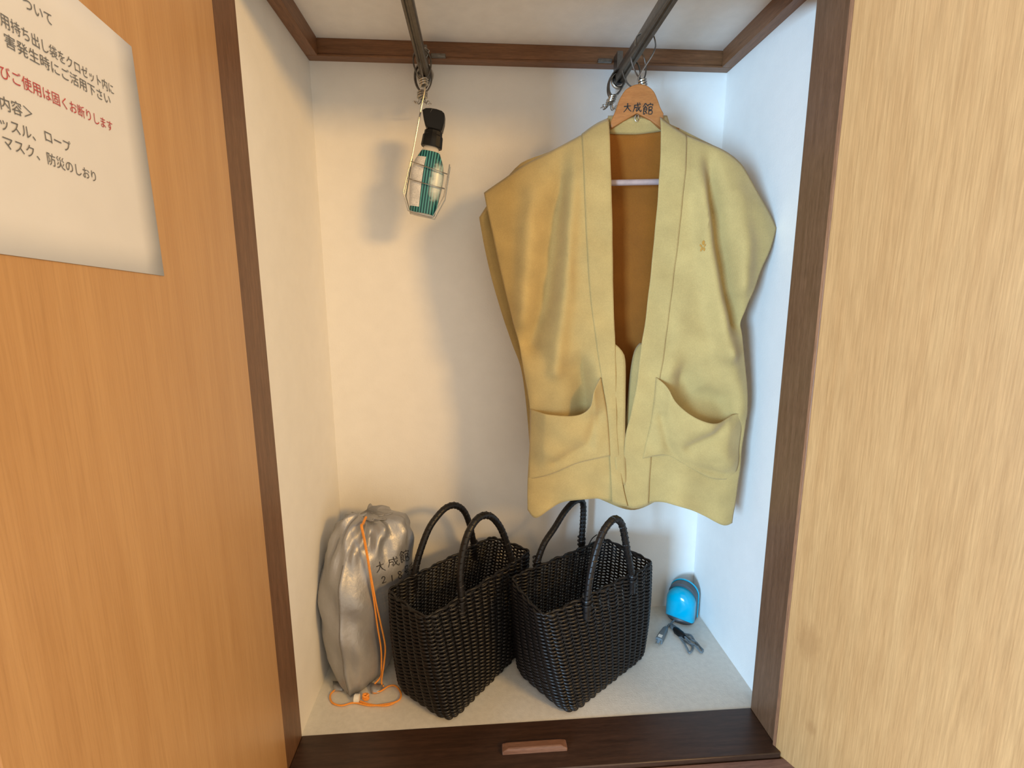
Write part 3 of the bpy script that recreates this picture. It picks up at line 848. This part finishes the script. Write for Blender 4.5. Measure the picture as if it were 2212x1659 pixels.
# ------------------------------------------------------------------ wooden hanger
PSI = math.radians(8)
JO = Vector((.637, -.2, 0))
JA = Vector((math.cos(PSI), -math.sin(PSI), 0))
JN = Vector((-math.sin(PSI), -math.cos(PSI), 0))
def jp(a, z, n):
    return JO + JA * a + JN * n + Vector((0, 0, z))
hang = thing('coat_hanger', 'orange wooden coat hanger with black hand-lettered characters on the right rail', 'hanger', tuple(jp(0, DATA['hg_head'][14][1], 0)))
def jslab(pts, n0, n1):
    return MB().loft([[jp(a, z, n0) for a, z in pts], [jp(a, z, n1) for a, z in pts]])
hd2 = DATA['hg_head']
top = [tuple(p)[:2] for p in spline([(a, z, 0) for a, z in hd2[1:12]], 3)]
head = jslab([hd2[0]] + top + hd2[12:], -.006, .006).build('head', M['hanger'], hang, bevel=.0016)
for k in ('hg_arm_l', 'hg_arm_r'):
    jslab([(a, z - .014) for a, z in DATA[k]], -.003, .003).build('arm', M['hanger'], hang, bevel=.002)
m = MB()
b0, b1 = DATA['hg_bar']
m.tube([jp(b0[0], b0[1], 0), jp(b1[0], b1[1], 0)], .0055, 12)
m.build('trouser_bar', M['bar'], hang, smooth=True)
m = MB()
hk = DATA['hg_hook']
rx = (Vector((.645, -.2, 0)) - JO).dot(JA)
pts = [jp(hk[0][0], hk[0][1] - .004, 0), jp(hk[1][0], hk[1][1], 0), jp(rx + .018, RZ - .02, 0), jp(rx + .020, RZ - .002, 0), jp(rx + .012, RZ + .013, 0), jp(rx - .002, RZ + .0125, 0), jp(rx - .013, RZ + .006, 0), jp(rx - .0145, RZ - .008, 0)]
m.tube(spline(pts, 5), .0013, 8)
m.build('hook', M['chrome'], hang, smooth=True)
m = MB()
ea, ez = DATA['hg_eye']
m.tube([jp(ea + .0035 * math.cos(2 * PI * i / 16), ez + .0058 * math.sin(2 * PI * i / 16), .004) for i in range(16)], .0009, 6, closed=True)
m.build('eye_ring', M['chrome'], hang, smooth=True)
(ta, tz), (tb, tzb) = DATA['hg_text']
m = MB()
for g, a0, z0, w_, h_ in (('dai', -.0255, 1.1545, .0155, .0165), ('sei', -.0085, 1.1545, .0160, .0170), ('kan', .0095, 1.1530, .0185, .0200)):
    strokes(m, g, lambda u, v: (jp(a0 + u * w_, z0 - v * h_, .0064), JN), .0019)
m.build('lettering', M['ink'], head)

# ------------------------------------------------------------------ jacket
jacket = thing('sleeveless_jacket', 'khaki sleeveless happi jacket with orange lining hanging on the wooden hanger', 'jacket', tuple(jp(0, .34, 0)))
def seg_dist(p, poly):
    best = 9
    for (a, b) in zip(poly, poly[1:]):
        ax, az = a; bx, bz = b
        dx, dz = bx - ax, bz - az
        t = max(0, min(1, ((p[0] - ax) * dx + (p[1] - az) * dz) / (dx * dx + dz * dz)))
        best = min(best, math.hypot(p[0] - ax - t * dx, p[1] - az - t * dz))
    return best
def fold_off(p, folds):
    s = 0
    for poly, w, amp in folds:
        d = seg_dist(p, poly)
        if d < 3 * w:
            s += amp * math.exp(-(d / w) ** 2)
    return s
def coons(Tp, Bp, Lp, Rp, nu, nv):
    Tp, Bp = resample([(a, z, 0) for a, z in Tp], nu), resample([(a, z, 0) for a, z in Bp], nu)
    Lp, Rp = resample([(a, z, 0) for a, z in Lp], nv), resample([(a, z, 0) for a, z in Rp], nv)
    rows = []
    for i in range(nv):
        t = i / (nv - 1)
        row = []
        for j in range(nu):
            s = j / (nu - 1)
            p = Tp[j] * (1 - t) + Bp[j] * t + Lp[i] * (1 - s) + Rp[i] * s - (Tp[0] * (1 - s) * (1 - t) + Tp[-1] * s * (1 - t) + Bp[0] * (1 - s) * t + Bp[-1] * s * t)
            row.append((p.x, p.y, s, t))
        rows.append(row)
    return rows
D = DATA
TOPL = [tuple(p) for p in D['fl_top']] + [tuple(p) for p in D['cl_top'][1:]]
TOPR = [tuple(p) for p in D['cr_top']] + [tuple(p) for p in D['fr_top'][1:]]
def base_n(a, z, topline):
    d = seg_dist((a, z), topline)
    return .004 + .027 * (1 - math.exp(-d / .03))
def wav(a, z):
    return .0016 * math.sin(a * 70 + z * 18) * math.sin(z * 33 + 1.3) + .001 * math.sin(z * 90 + a * 40)
def lay(rows, fn):
    return MB().grid([[jp(a, z, fn(a, z, s, t)) for a, z, s, t in r] for r in rows])
TH = .0016
# fronts
rows = coons(D['fl_top2'], D['fl_hem2'], D['fl_out'], D['fl_in2'], 60, 110)
lay(rows, lambda a, z, s, t: base_n(a, z, TOPL) + 2.2 * fold_off((a, z), D['folds']) * min(1, max(0, 6 * (.9 - s))) * min(1, seg_dist((a, z), TOPL) / .09) + wav(a, z) - .012 * (1 - s) ** 6 + .004 * math.sin(a * 55) * t ** 6).build('front_panel', M['khaki'], jacket, smooth=True, solid=TH)
rows = coons(D['fr_top2'], D['fr_hem2'], D['fr_in2'], D['fr_out'], 60, 110)
frp = lay(rows, lambda a, z, s, t: base_n(a, z, TOPR) + 2.2 * fold_off((a, z), D['folds']) * min(1, max(0, 6 * (s - .1))) * min(1, seg_dist((a, z), TOPR) / .09) + wav(a, z) - .012 * s ** 6 + .004 * math.sin(a * 60 + 1) * t ** 6).build('front_panel', M['khaki'], jacket, smooth=True, solid=TH)
# collar bands
rows = coons(D['cl_top'], D['cl_hem'], D['fl_in'], D['cl_in'], 14, 90)
lay(rows, lambda a, z, s, t: base_n(a, z, TOPL) + wav(a, z) + .0011 + .0012 * math.sin(PI * s)).build('collar_band', M['khaki'], jacket, smooth=True, solid=.0014)
rows = coons(D['cr_top'], D['cr_hem'], D['cr_in'], D['fr_in'], 14, 90)
lay(rows, lambda a, z, s, t: base_n(a, z, TOPR) + wav(a, z) + .0011 + .0012 * math.sin(PI * s) - .006 * max(0, t - .78) * (1 - s) * 4).build('collar_band', M['khaki'], jacket, smooth=True, solid=.0014)
# plackets behind the collar edges
a, b = resample([(x, z, 0) for x, z in D['pl_l2']], 30), resample([(x, z, 0) for x, z in D['pl_l']], 30)
MB().grid([[jp(lerp(a[i].x, b[i].x, j / 4), lerp(a[i].y, b[i].y, j / 4), .0315 - .002 * j / 4) for j in range(5)] for i in range(30)]).build('placket', M['khaki'], jacket, smooth=True, solid=.002)
a, b = resample([(x, z, 0) for x, z in D['pr_l']], 30), resample([(x, z, 0) for x, z in D['pr_l2']], 30)
MB().grid([[jp(lerp(a[i].x, b[i].x, j / 4), lerp(a[i].y, b[i].y, j / 4), .010 + .016 * j / 4) for j in range(5)] for i in range(30)]).build('placket', M['khaki'], jacket, smooth=True, solid=.002)
# pockets
def pocket(pre, folds, topl, flip):
    if not flip:
        rows = coons(D[pre + '_top'], D[pre + '_bot'], D[pre + '_out'], D[pre + '_in'], 44, 36)
    else:
        rows = coons(D[pre + '_top'], D[pre + '_bot'], D[pre + '_in'], D[pre + '_out'], 44, 36)
    def fn(a, z, s, t):
        e = min(1, 6 * s) * min(1, 6 * (1 - s))
        under = base_n(a, z, topl) + wav(a, z) + .0024 - .012 * ((1 - s) if not flip else s) ** 6
        return under + e * ((1 - t) ** .8) * .024 + 1.3 * fold_off((a, z), folds) * min(1, 5 * (1 - t) + .15)
    lay(rows, fn).build('pocket', M['khaki'], jacket, smooth=True, solid=.002)
pocket('pk_l', D['pfold_l'], TOPL, False)
pocket('pk_r', D['pfold_r'], TOPR, True)
# back and lining
rows = coons(D['bk_top'], D['bk_hem'], D['bk_l'], D['bk_r'], 50, 70)
BKT = [tuple(p) for p in D['bk_top']]
def back_n(a, z):
    d = max(0, seg_dist((a, z), BKT))
    return -.004 - .036 * (1 - math.exp(-d / .035)) + .004 * math.sin(a * 40) * min(1, d / .3)
lay(rows, lambda a, z, s, t: back_n(a, z)).build('back_panel', M['khaki'], jacket, smooth=True, solid=TH)
nb = coons(D['nb_top'], D['nb_bot'], [D['nb_top'][0], D['nb_bot'][0]], [D['nb_top'][-1], D['nb_bot'][-1]], 14, 8)
lay(nb, lambda a, z, s, t: back_n(a, z) + .006).build('neck_band', M['khaki'], jacket, smooth=True, solid=.003)
q = D['lining']
rows = coons([q[0], q[1]], [q[3], q[2]], [q[0], q[3]], [q[1], q[2]], 30, 50)
lay(rows, lambda a, z, s, t: back_n(a, z) + .0035 + .001 * math.sin(a * 75 + z * 5)).build('lining', M['lining'], jacket, smooth=True, solid=.0008)
# little stitched emblem: three upper petals and two short legs
ea, ez = D['emblem']
bv_src = frp
m = MB()
def petal(cx_, cz_, rx_, rz_, rot):
    vs_ = []
    for i in range(14):
        q_ = 2 * PI * i / 14
        x_, z_ = rx_ * math.cos(q_), rz_ * math.sin(q_)
        pa, pz = ea + cx_ + x_ * math.cos(rot) - z_ * math.sin(rot), ez + cz_ + x_ * math.sin(rot) + z_ * math.cos(rot)
        vs_.append(jp(pa, pz, base_n(pa, pz, TOPR) + 2.2 * fold_off((pa, pz), D['folds']) + wav(pa, pz) + .0022))
    m.add(vs_, [tuple(range(14))])
petal(.0005, .0060, .0018, .0040, .05)
petal(-.0026, .0010, .0012, .0030, .5)
petal(.0028, .0012, .0010, .0026, -.4)
petal(-.0012, -.0050, .0013, .0040, -.3)
petal(.0022, -.0052, .0012, .0034, .15)
m.build('emblem', M['gold'], frp, solid=.0006)

# ------------------------------------------------------------------ baskets
BH = .228
def basket(label, topq, botq, handles, base_loc, seed):
    rnd = random.Random(seed)
    t = thing('woven_basket', label, 'basket', base_loc, 'woven black baskets on the closet floor')
    NL, NS = 14, 6
    NC = 2 * (NL + NS)
    def Q(quad, s):
        s %= NC
        marks = [0, NL, NL + NS, 2 * NL + NS, NC]
        for i in range(4):
            if s <= marks[i + 1]:
                u = (s - marks[i]) / (marks[i + 1] - marks[i])
                return Vector(quad[i]).lerp(Vector(quad[(i + 1) % 4]), u)
    def R_(quad, s, d=1.1):
        acc = Vector((0, 0))
        for k in range(-4, 5):
            acc += Q(quad, s + d * k / 4)
        return acc / 9
    cen = sum((Vector(p) for p in botq), Vector((0, 0))) / 4
    cache = {}
    def pos(s, h):
        key = round(s % NC, 4)
        if key not in cache:
            cache[key] = (R_(botq, s), R_(topq, s), (R_(topq, s + .5) - R_(topq, s - .5)).normalized())
        b_, t_, tg = cache[key]
        p = b_.lerp(t_, h)
        if h < .10:
            k = 1 - h / .10
            p = p.lerp(cen, .07 * k * k)
        nrm = Vector((tg.y, -tg.x))
        if (p - cen).dot(nrm) < 0:
            nrm = -nrm
        p = p + nrm * (.005 * math.sin(PI * min(1, h)))
        return p, nrm
    def P3(s, h, off, dz=0):
        p, n_ = pos(s, h)
        p = p + n_ * off
        return (p.x, p.y, h * BH + dz)
    rimw = [rnd.uniform(-.0025, .0025) for _ in range(NC)]
    NR, SUB = 58, 5
    m = MB()
    for k in range(NR):
        h = (k + .6) / NR
        pts = []
        ph = rnd.uniform(-.1, .1)
        for i in range(NC * SUB):
            s = i / SUB
            c = math.cos(PI * (s + k))
            c = math.copysign(abs(c) ** .75, c)
            pts.append(P3(s, h * .985, .0044 * c, .0004 * math.sin(s * 1.7 + ph * 30) + rimw[int(s) % NC] * h ** 6 * .5))
        m.tube(pts, .00145, 6, closed=True, flat=1.65)
    wv = m.build('weave', M['black'], t, smooth=True, sharp=75)
    wv['kind'] = 'stuff'
    # stakes: the upright ribs the strands pass round
    for j in range(NC):
        m = MB()
        m.tube([P3(j, h, .0, 0) for h in (0.004, .03, .07, .12, .25, .45, .65, .85, .97)], .0024, 5)
        m.build('stake', M['black'], t, smooth=True, sharp=75)
    # rim: twisted border with a bump at every stake
    m = MB()
    pts = []
    for i in range(NC * 6):
        s = i / 6
        f_ = s % 1
        pts.append(P3(s, .985, .0026 * math.cos(PI * s), .0015 + .0022 * abs(math.sin(PI * f_)) + rimw[int(s) % NC] * .5 * math.sin(PI * f_)))
    m.tube(pts, .0026, 6, closed=True)
    pts = [P3(i / 6, .978, -.0026 * math.cos(PI * i / 6), .0015) for i in range(NC * 6)]
    m.tube(pts, .0026, 6, closed=True)
    m.build('rim', M['black'], t, smooth=True, sharp=75)
    ring = [P3(i / 2, .012, -.001) for i in range(NC * 2)]
    m = MB()
    m.loft([[(x, y, .0015) for x, y, z in ring], [(x, y, .005) for x, y, z in ring]])
    m.build('base', M['blackin'], t)
    for hd_ in handles:
        pts = spline(hd_, 7)
        pts = [pts[0] - Vector((0, 0, .035))] + pts + [pts[-1] - Vector((0, 0, .035))]
        m = MB()
        m.tube(pts, .0072, 12)
        ho = m.build('handle', M['black'], t, smooth=True)
        m = MB()       # spiral wrapping
        full = resample(pts, 220, smooth=False)
        wr = []
        for i in range(2, 218):
            tg = (full[min(i + 1, 219)] - full[i - 1]).normalized()
            u_ = tg.orthogonal().normalized()
            up = Vector((hd_[0][1] - hd_[-1][1], hd_[-1][0] - hd_[0][0], 0)).normalized()
            v_ = tg.cross(up).normalized()
            a_ = i * 1.05
            wr.append(full[i] + (up * math.cos(a_) + v_ * math.sin(a_)) * .0072)
        m.tube(wr, .0013, 4)
        m.build('wrapping', M['black'], ho, smooth=True)
        for e in (hd_[0], hd_[-1]):       # knot where the handle is tied through the rim
            m = MB()
            e = Vector(e)
            m.tube([e + Vector((.0085 * math.cos(q_ * .7), .0085 * math.sin(q_ * .7), -.012 + .0011 * q_)) for q_ in range(24)], .0023, 5)
            m.build('tie', M['black'], ho, smooth=True)
    return t
b1 = basket('woven black basket beside the silver bag, its far corner at the back wall',
            [(.2390, -.3270), (.4590, -.0980), (.3690, -.0200), (.1490, -.2300)],
            [(.2760, -.3270), (.4280, -.1480), (.3280, -.0600), (.1620, -.2350)],
            D['b1_h'], (.30, -.19, 0), 3)
b2 = basket('woven black basket nearest the blue device, standing below the jacket',
            [(.4520, -.3380), (.7260, -.1700), (.6450, -.0520), (.4020, -.2050)],
            [(.5080, -.3270), (.7140, -.1760), (.6200, -.0660), (.4130, -.2060)],
            D['b2_h'], (.56, -.19, 0), 5)
m = MB()
m.tube(spline([(.604, -.055, .215), (.612, -.058, .232), (.622, -.062, .243)], 4), .0012, 5)
m.build('loose_strand', M['black'], b2, smooth=True)

# ------------------------------------------------------------------ silver drawstring bag
bag = thing('drawstring_bag', 'silver nylon drawstring bag with black hand lettering in the left corner', 'bag', (.085, -.15, 0))
levels = [
 (.003, [(.052, -.215), (.070, -.246), (.100, -.222), (.120, -.180), (.105, -.120), (.060, -.110), (.035, -.160)]),
 (.020, [(.036, -.212), (.069, -.252), (.112, -.220), (.138, -.165), (.118, -.090), (.055, -.085), (.018, -.150)]),
 (.060, [(.017, -.207), (.063, -.252), (.118, -.216), (.155, -.150), (.130, -.065), (.050, -.060), (.008, -.130)]),
 (.120, [(.009, -.204), (.060, -.249), (.120, -.212), (.172, -.140), (.140, -.050), (.050, -.045), (.005, -.120)]),
 (.190, [(.007, -.202), (.058, -.243), (.122, -.205), (.182, -.132), (.145, -.045), (.055, -.040), (.006, -.115)]),
 (.240, [(.012, -.192), (.059, -.230), (.124, -.195), (.186, -.128), (.146, -.048), (.060, -.045), (.010, -.110)]),
 (.280, [(.022, -.178), (.064, -.212), (.124, -.184), (.187, -.126), (.146, -.058), (.068, -.056), (.022, -.106)]),
 (.312, [(.035, -.165), (.072, -.194), (.124, -.172), (.184, -.124), (.140, -.072), (.078, -.072), (.036, -.106)]),
 (.334, [(.047, -.154), (.080, -.176), (.120, -.162), (.172, -.122), (.132, -.088), (.084, -.088), (.050, -.108)]),
 (.343, [(.066, -.146), (.088, -.158), (.112, -.150), (.142, -.122), (.118, -.100), (.088, -.100), (.068, -.112)]),
]
NB_ = 84
rings = []
zs = [l[0] for l in levels]
def level_at(z):
    for (z0, p0), (z1, p1) in zip(levels, levels[1:]):
        if z <= z1:
            t = (z - z0) / (z1 - z0)
            return [(lerp(a[0], b_[0], t), lerp(a[1], b_[1], t)) for a, b_ in zip(p0, p1)]
    return levels[-1][1]
NZ = 64
for i in range(NZ + 1):
    z = lerp(zs[0], zs[-1], i / NZ)
    cp = level_at(z)
    ring = spline([(x, y, 0) for x, y in cp], 12, True)
    c = sum(ring, Vector()) / len(ring)
    out = []
    for j, p in enumerate(ring):
        q = 2 * PI * j / len(ring)
        d = (p - c).normalized()
        g = max(0, (z - .225) / .11)
        w_ = .0075 * g ** 1.2 * math.sin(q * 11 + 2.0 * math.sin(z * 30)) + .0035 * g * math.sin(q * 19 + z * 60)
        w_ += .0035 * math.sin(q * 3 + z * 26) * math.sin(z * 24 + q) * (1 - g * .5)
        w_ += .0018 * math.sin(z * 70 + q * 5)
        # pinched seam at the corner towards the viewer
        dj = min(abs(j - 12), NB_ - abs(j - 12))
        w_ += .0035 * math.exp(-(dj / 1.3) ** 2) - .0022 * math.exp(-((dj - 3.2) / 1.6) ** 2)
        zz = z + .010 * g * math.sin(q * 2 + .6) + (.006 * math.sin(q * 3 + 1) if z > .3 else 0) * g
        out.append((p.x + d.x * w_ if p.x + d.x * w_ > .002 else .002, p.y + d.y * w_, max(zz, .0015)))
    rings.append(out)
m = MB()
m.loft(rings, True, True)
bag_body = m.build('pouch', M['silver'], bag, smooth=True, sharp=80)
# seam thread down the near corner
m = MB()
m.tube([Vector(r[12]) + Vector((-.0002, -.0006, 0)) for r in rings[3:52]], .0008, 5)
m.build('seam', plain('grey_thread', (.16, .15, .14), .7), bag_body)
# gathered mouth: ruffled frill above the throat
m = MB()
fr_rows = []
for k in range(5):
    t_ = k / 4
    row = []
    for j in range(97):
        q = 2 * PI * j / 96
        rad = lerp(.020, .030, t_) * (1 + .28 * t_ * math.sin(q * 9)) + .004 * math.sin(q * 14) * t_
        row.append((.094 + rad * 1.35 * math.cos(q), -.128 + rad * .75 * math.sin(q), .334 + .007 * t_ + .003 * t_ * math.sin(q * 5 + 1)))
    fr_rows.append(row)
m.grid(fr_rows).build('gathered_mouth', M['silver'], bag, smooth=True, solid=.0012, sharp=80)
# cords
m = MB()
A_ = [Vector(p) for p in D['cordA']]
B_ = [Vector(p) for p in D['cordB']]
top0 = [Vector((.097, -.160, .338)), Vector((.0985, -.178, .337))]
bagtree = BVHTree.FromPolygons([Vector(p) for r in rings for p in r], [(i * NB_ + s, i * NB_ + (s + 1) % NB_, (i + 1) * NB_ + (s + 1) % NB_, (i + 1) * NB_ + s) for i in range(NZ) for s in range(NB_)])
def snap(p, off):
    hit = bagtree.ray_cast(Vector((p.x - .12, p.y - .35, p.z)), Vector((.12, .35, 0)).normalized())
    if hit[0] is not None and p.z > .012:
        return hit[0] + hit[1] * off if hit[1].dot(Vector((.12, .35, 0))) < 0 else hit[0] - hit[1] * off
    return p
def cord(name, pts, parent, r=.0017):
    return MB().tube(spline(pts, 6), r, 7).build(name, M['orange'], parent, smooth=True)
fl = [Vector(p) for p in D['cordF']]
cord('cord', [Vector((.097, -.150, .349)), Vector((.0985, -.185, .350))] + A_ + fl, bag)
cord('cord', [Vector((.099, -.150, .349)), Vector((.1005, -.185, .350))] + B_[:-1] + [Vector((.128, -.222, .012)), Vector((.133, -.226, .003))], bag)
cord('cord', [Vector(p) for p in D['cordG']], bag)
tg = [Vector(p) for p in D['toggle']]
m = MB()
ax_ = (tg[1] - tg[0]).normalized()
m.tube([tg[0] - ax_ * .001, tg[0], tg[1], tg[1] + ax_ * .001], [.006, .0078, .0078, .006], 16)
m.build('cord_toggle', M['whiteplastic'], bag, smooth=True, sharp=50)
m = MB()
m.tube([tg[2] + Vector((.0055 * math.cos(k * .9), .005 * math.sin(k * .9) * .6, .0045 * math.sin(k * .55))) for k in range(22)], .0024, 6)
m.build('cord_knot', M['orange'], bag, smooth=True)
# fabric corner tabs at the bottom
for c_, w_ in (((.040, -.225), .016), ((.118, -.236), .014)):
    m = MB()
    m.grid([[(c_[0] + w_ * (j - 1.5) / 1.5 * (.6 + .2 * i), c_[1] - .006 + .010 * i, .0022 + .002 * math.sin(j + i) + .003 * i) for j in range(4)] for i in range(3)])
    m.build('corner_tab', M['silver'], bag, smooth=True, solid=.001)
# lettering on the right-hand face
tn = Vector(D['bagface']['n'])
tr = Vector((-tn.y, tn.x, 0)).normalized()
tu = Vector((0, 0, 1))
fo = Vector(D['bagface']['o'])
def on_bag(box):
    (u00, z00), (u10, z10), (u01, z01) = box      # top-left, top-right, bottom-left corners on the face
    def f(u, v):
        a = u00 + (u10 - u00) * u + (u01 - u00) * v
        z = z00 + (z10 - z00) * u + (z01 - z00) * v
        hit = bagtree.ray_cast(fo + tr * a + tu * z + tn * .12, -tn)
        if hit[0] is None:
            return None
        n_ = hit[1] if hit[1].dot(tn) > 0 else -hit[1]
        return hit[0] + n_ * .0014, n_
    return f
m = MB()
for g, box in D['bagtext']:
    strokes(m, g, on_bag(box), .0016)
m.build('lettering', M['ink'], bag_body)

# ------------------------------------------------------------------ blue plug-in device
dev = thing('electric_repellent_unit', 'small glossy blue rounded electric device with grey slot in the right corner', 'device', (.848, -.060, 0))
fa = math.radians(40)
DX = Vector((math.cos(fa), -math.sin(fa) * -1, 0))     # across
DX = Vector((math.cos(fa), math.sin(fa) * -1, 0))
DN = Vector((-math.sin(fa), -math.cos(fa), 0))         # out of the front face
DO = Vector((.848, -.052, 0))
def dpt(a, z, n): return DO + DX * a + DN * n + Vector((0, 0, z))
def arch(w, h, z0, k=28):
    pts = [(-w, z0), ]
    hs = h - w * .95
    for i in range(k + 1):
        q = PI - PI * i / k
        pts.append((w * math.cos(q), z0 + hs + w * .95 * math.sin(q)))
    pts.append((w, z0))
    return pts
def dloft(secs):
    return MB().loft([[dpt(a, z, n) for a, z in arch(w, h, z0)] for w, h, z0, n in secs])
dloft([(.0335, .088, .006, -.022), (.0345, .090, .005, -.018), (.0345, .089, .005, -.002)]).build('slot_body', M['greyplastic'], dev, smooth=True, sharp=50)
dloft([(.0350, .0905, .004, -.027), (.0362, .0925, .004, -.0255), (.0362, .0925, .004, -.0215), (.0350, .0905, .004, -.0210)]).build('back_rim', M['blue'], dev, smooth=True, sharp=60)
dloft([(.0345, .078, .008, -.003), (.0355, .0785, .008, .004), (.0350, .077, .0085, .012), (.0325, .072, .010, .019), (.0270, .061, .014, .0245), (.0160, .042, .024, .0275), (.006, .022, .034, .028)]).build('front_shell', M['blue'], dev, smooth=True, sharp=60)
m = MB()
def foot(z, k): return [dpt(.0345 * k * math.cos(2 * PI * i / 28), z, .002 + .0235 * k * math.sin(2 * PI * i / 28)) for i in range(28)]
m.loft([foot(.0, .92), foot(.004, 1), foot(.010, 1.0), foot(.013, .9)])
m.build('foot', M['greyplastic'], dev, smooth=True, sharp=50)
m = MB()
m.tube([dpt(-.008 + .0045 * math.cos(2 * PI * i / 14), .0895 + 0 * i, -.012 + .003 * math.sin(2 * PI * i / 14)) for i in range(14)], .0014, 5, closed=True)
m.build('button', M['blackplastic'], dev, smooth=True)
# flex and plug
for p in D['dcord']:
    pts = spline(p, 6)
    pts = [q + Vector((0, 0, .0012 * (1 + math.sin(i * .5)))) for i, q in enumerate(pts)]
    MB().tube(pts, .0023, 7).build('flex', M['cordgrey'], dev, smooth=True)
e0, e1 = Vector(D['dcord'][0][2]), Vector(D['dcord'][0][3])
m = MB()
ax_ = Vector((.012, -.030, 0))
c0_ = Vector((.812, -.098, .006))
m.tube([c0_, c0_ + ax_ * .25, c0_ + ax_ * .75, c0_ + ax_], [.005, .0085, .0085, .0055], 14)
m.build('cord_tie', M['blackplastic'], dev, smooth=True)
pg = [Vector(p) for p in D['plug']]
ax_ = (pg[1] - pg[0]).normalized()
sd = Vector((-ax_.y, ax_.x, 0))
def psecn(c, a, b): return [c + sd * x * a + Vector((0, 0, z * b)) for x, z in ((-1, -.7), (-.7, -1), (.7, -1), (1, -.7), (1, .7), (.7, 1), (-.7, 1), (-1, .7))]
m = MB()
cz_ = Vector((0, 0, .001))
m.loft([psecn(pg[0] + ax_ * .006 + cz_, .0035, .004), psecn(pg[0] + ax_ * .014 + cz_, .0062, .006), psecn(pg[1] - ax_ * .016 + cz_, .0078, .0075), psecn(pg[1] + ax_ * .002 + cz_, .0080, .0075)])
plug = m.build('plug', M['cordgrey'], dev, bevel=.001)
m = MB()
cc = pg[1] - ax_ * .007 + Vector((0, 0, .0088))
m.add([cc + ax_ * a + sd * b for a, b in ((-.005, -.0045), (.005, -.0045), (.005, .0045), (-.005, .0045))], [(0, 1, 2, 3)])
m.build('plug_label', M['whiteplastic'], plug, solid=.0004)
for s in (-1, 1):
    m = MB()
    a0 = pg[1] + sd * s * .0045 + Vector((0, 0, .001))
    m.loft([[a0 + ax_ * k + sd * x + Vector((0, 0, z)) for x, z in ((-.0008, -.003), (.0008, -.003), (.0008, .003), (-.0008, .003))] for k in (.001, .014)])
    m.build('prong', M['chrome'], plug)
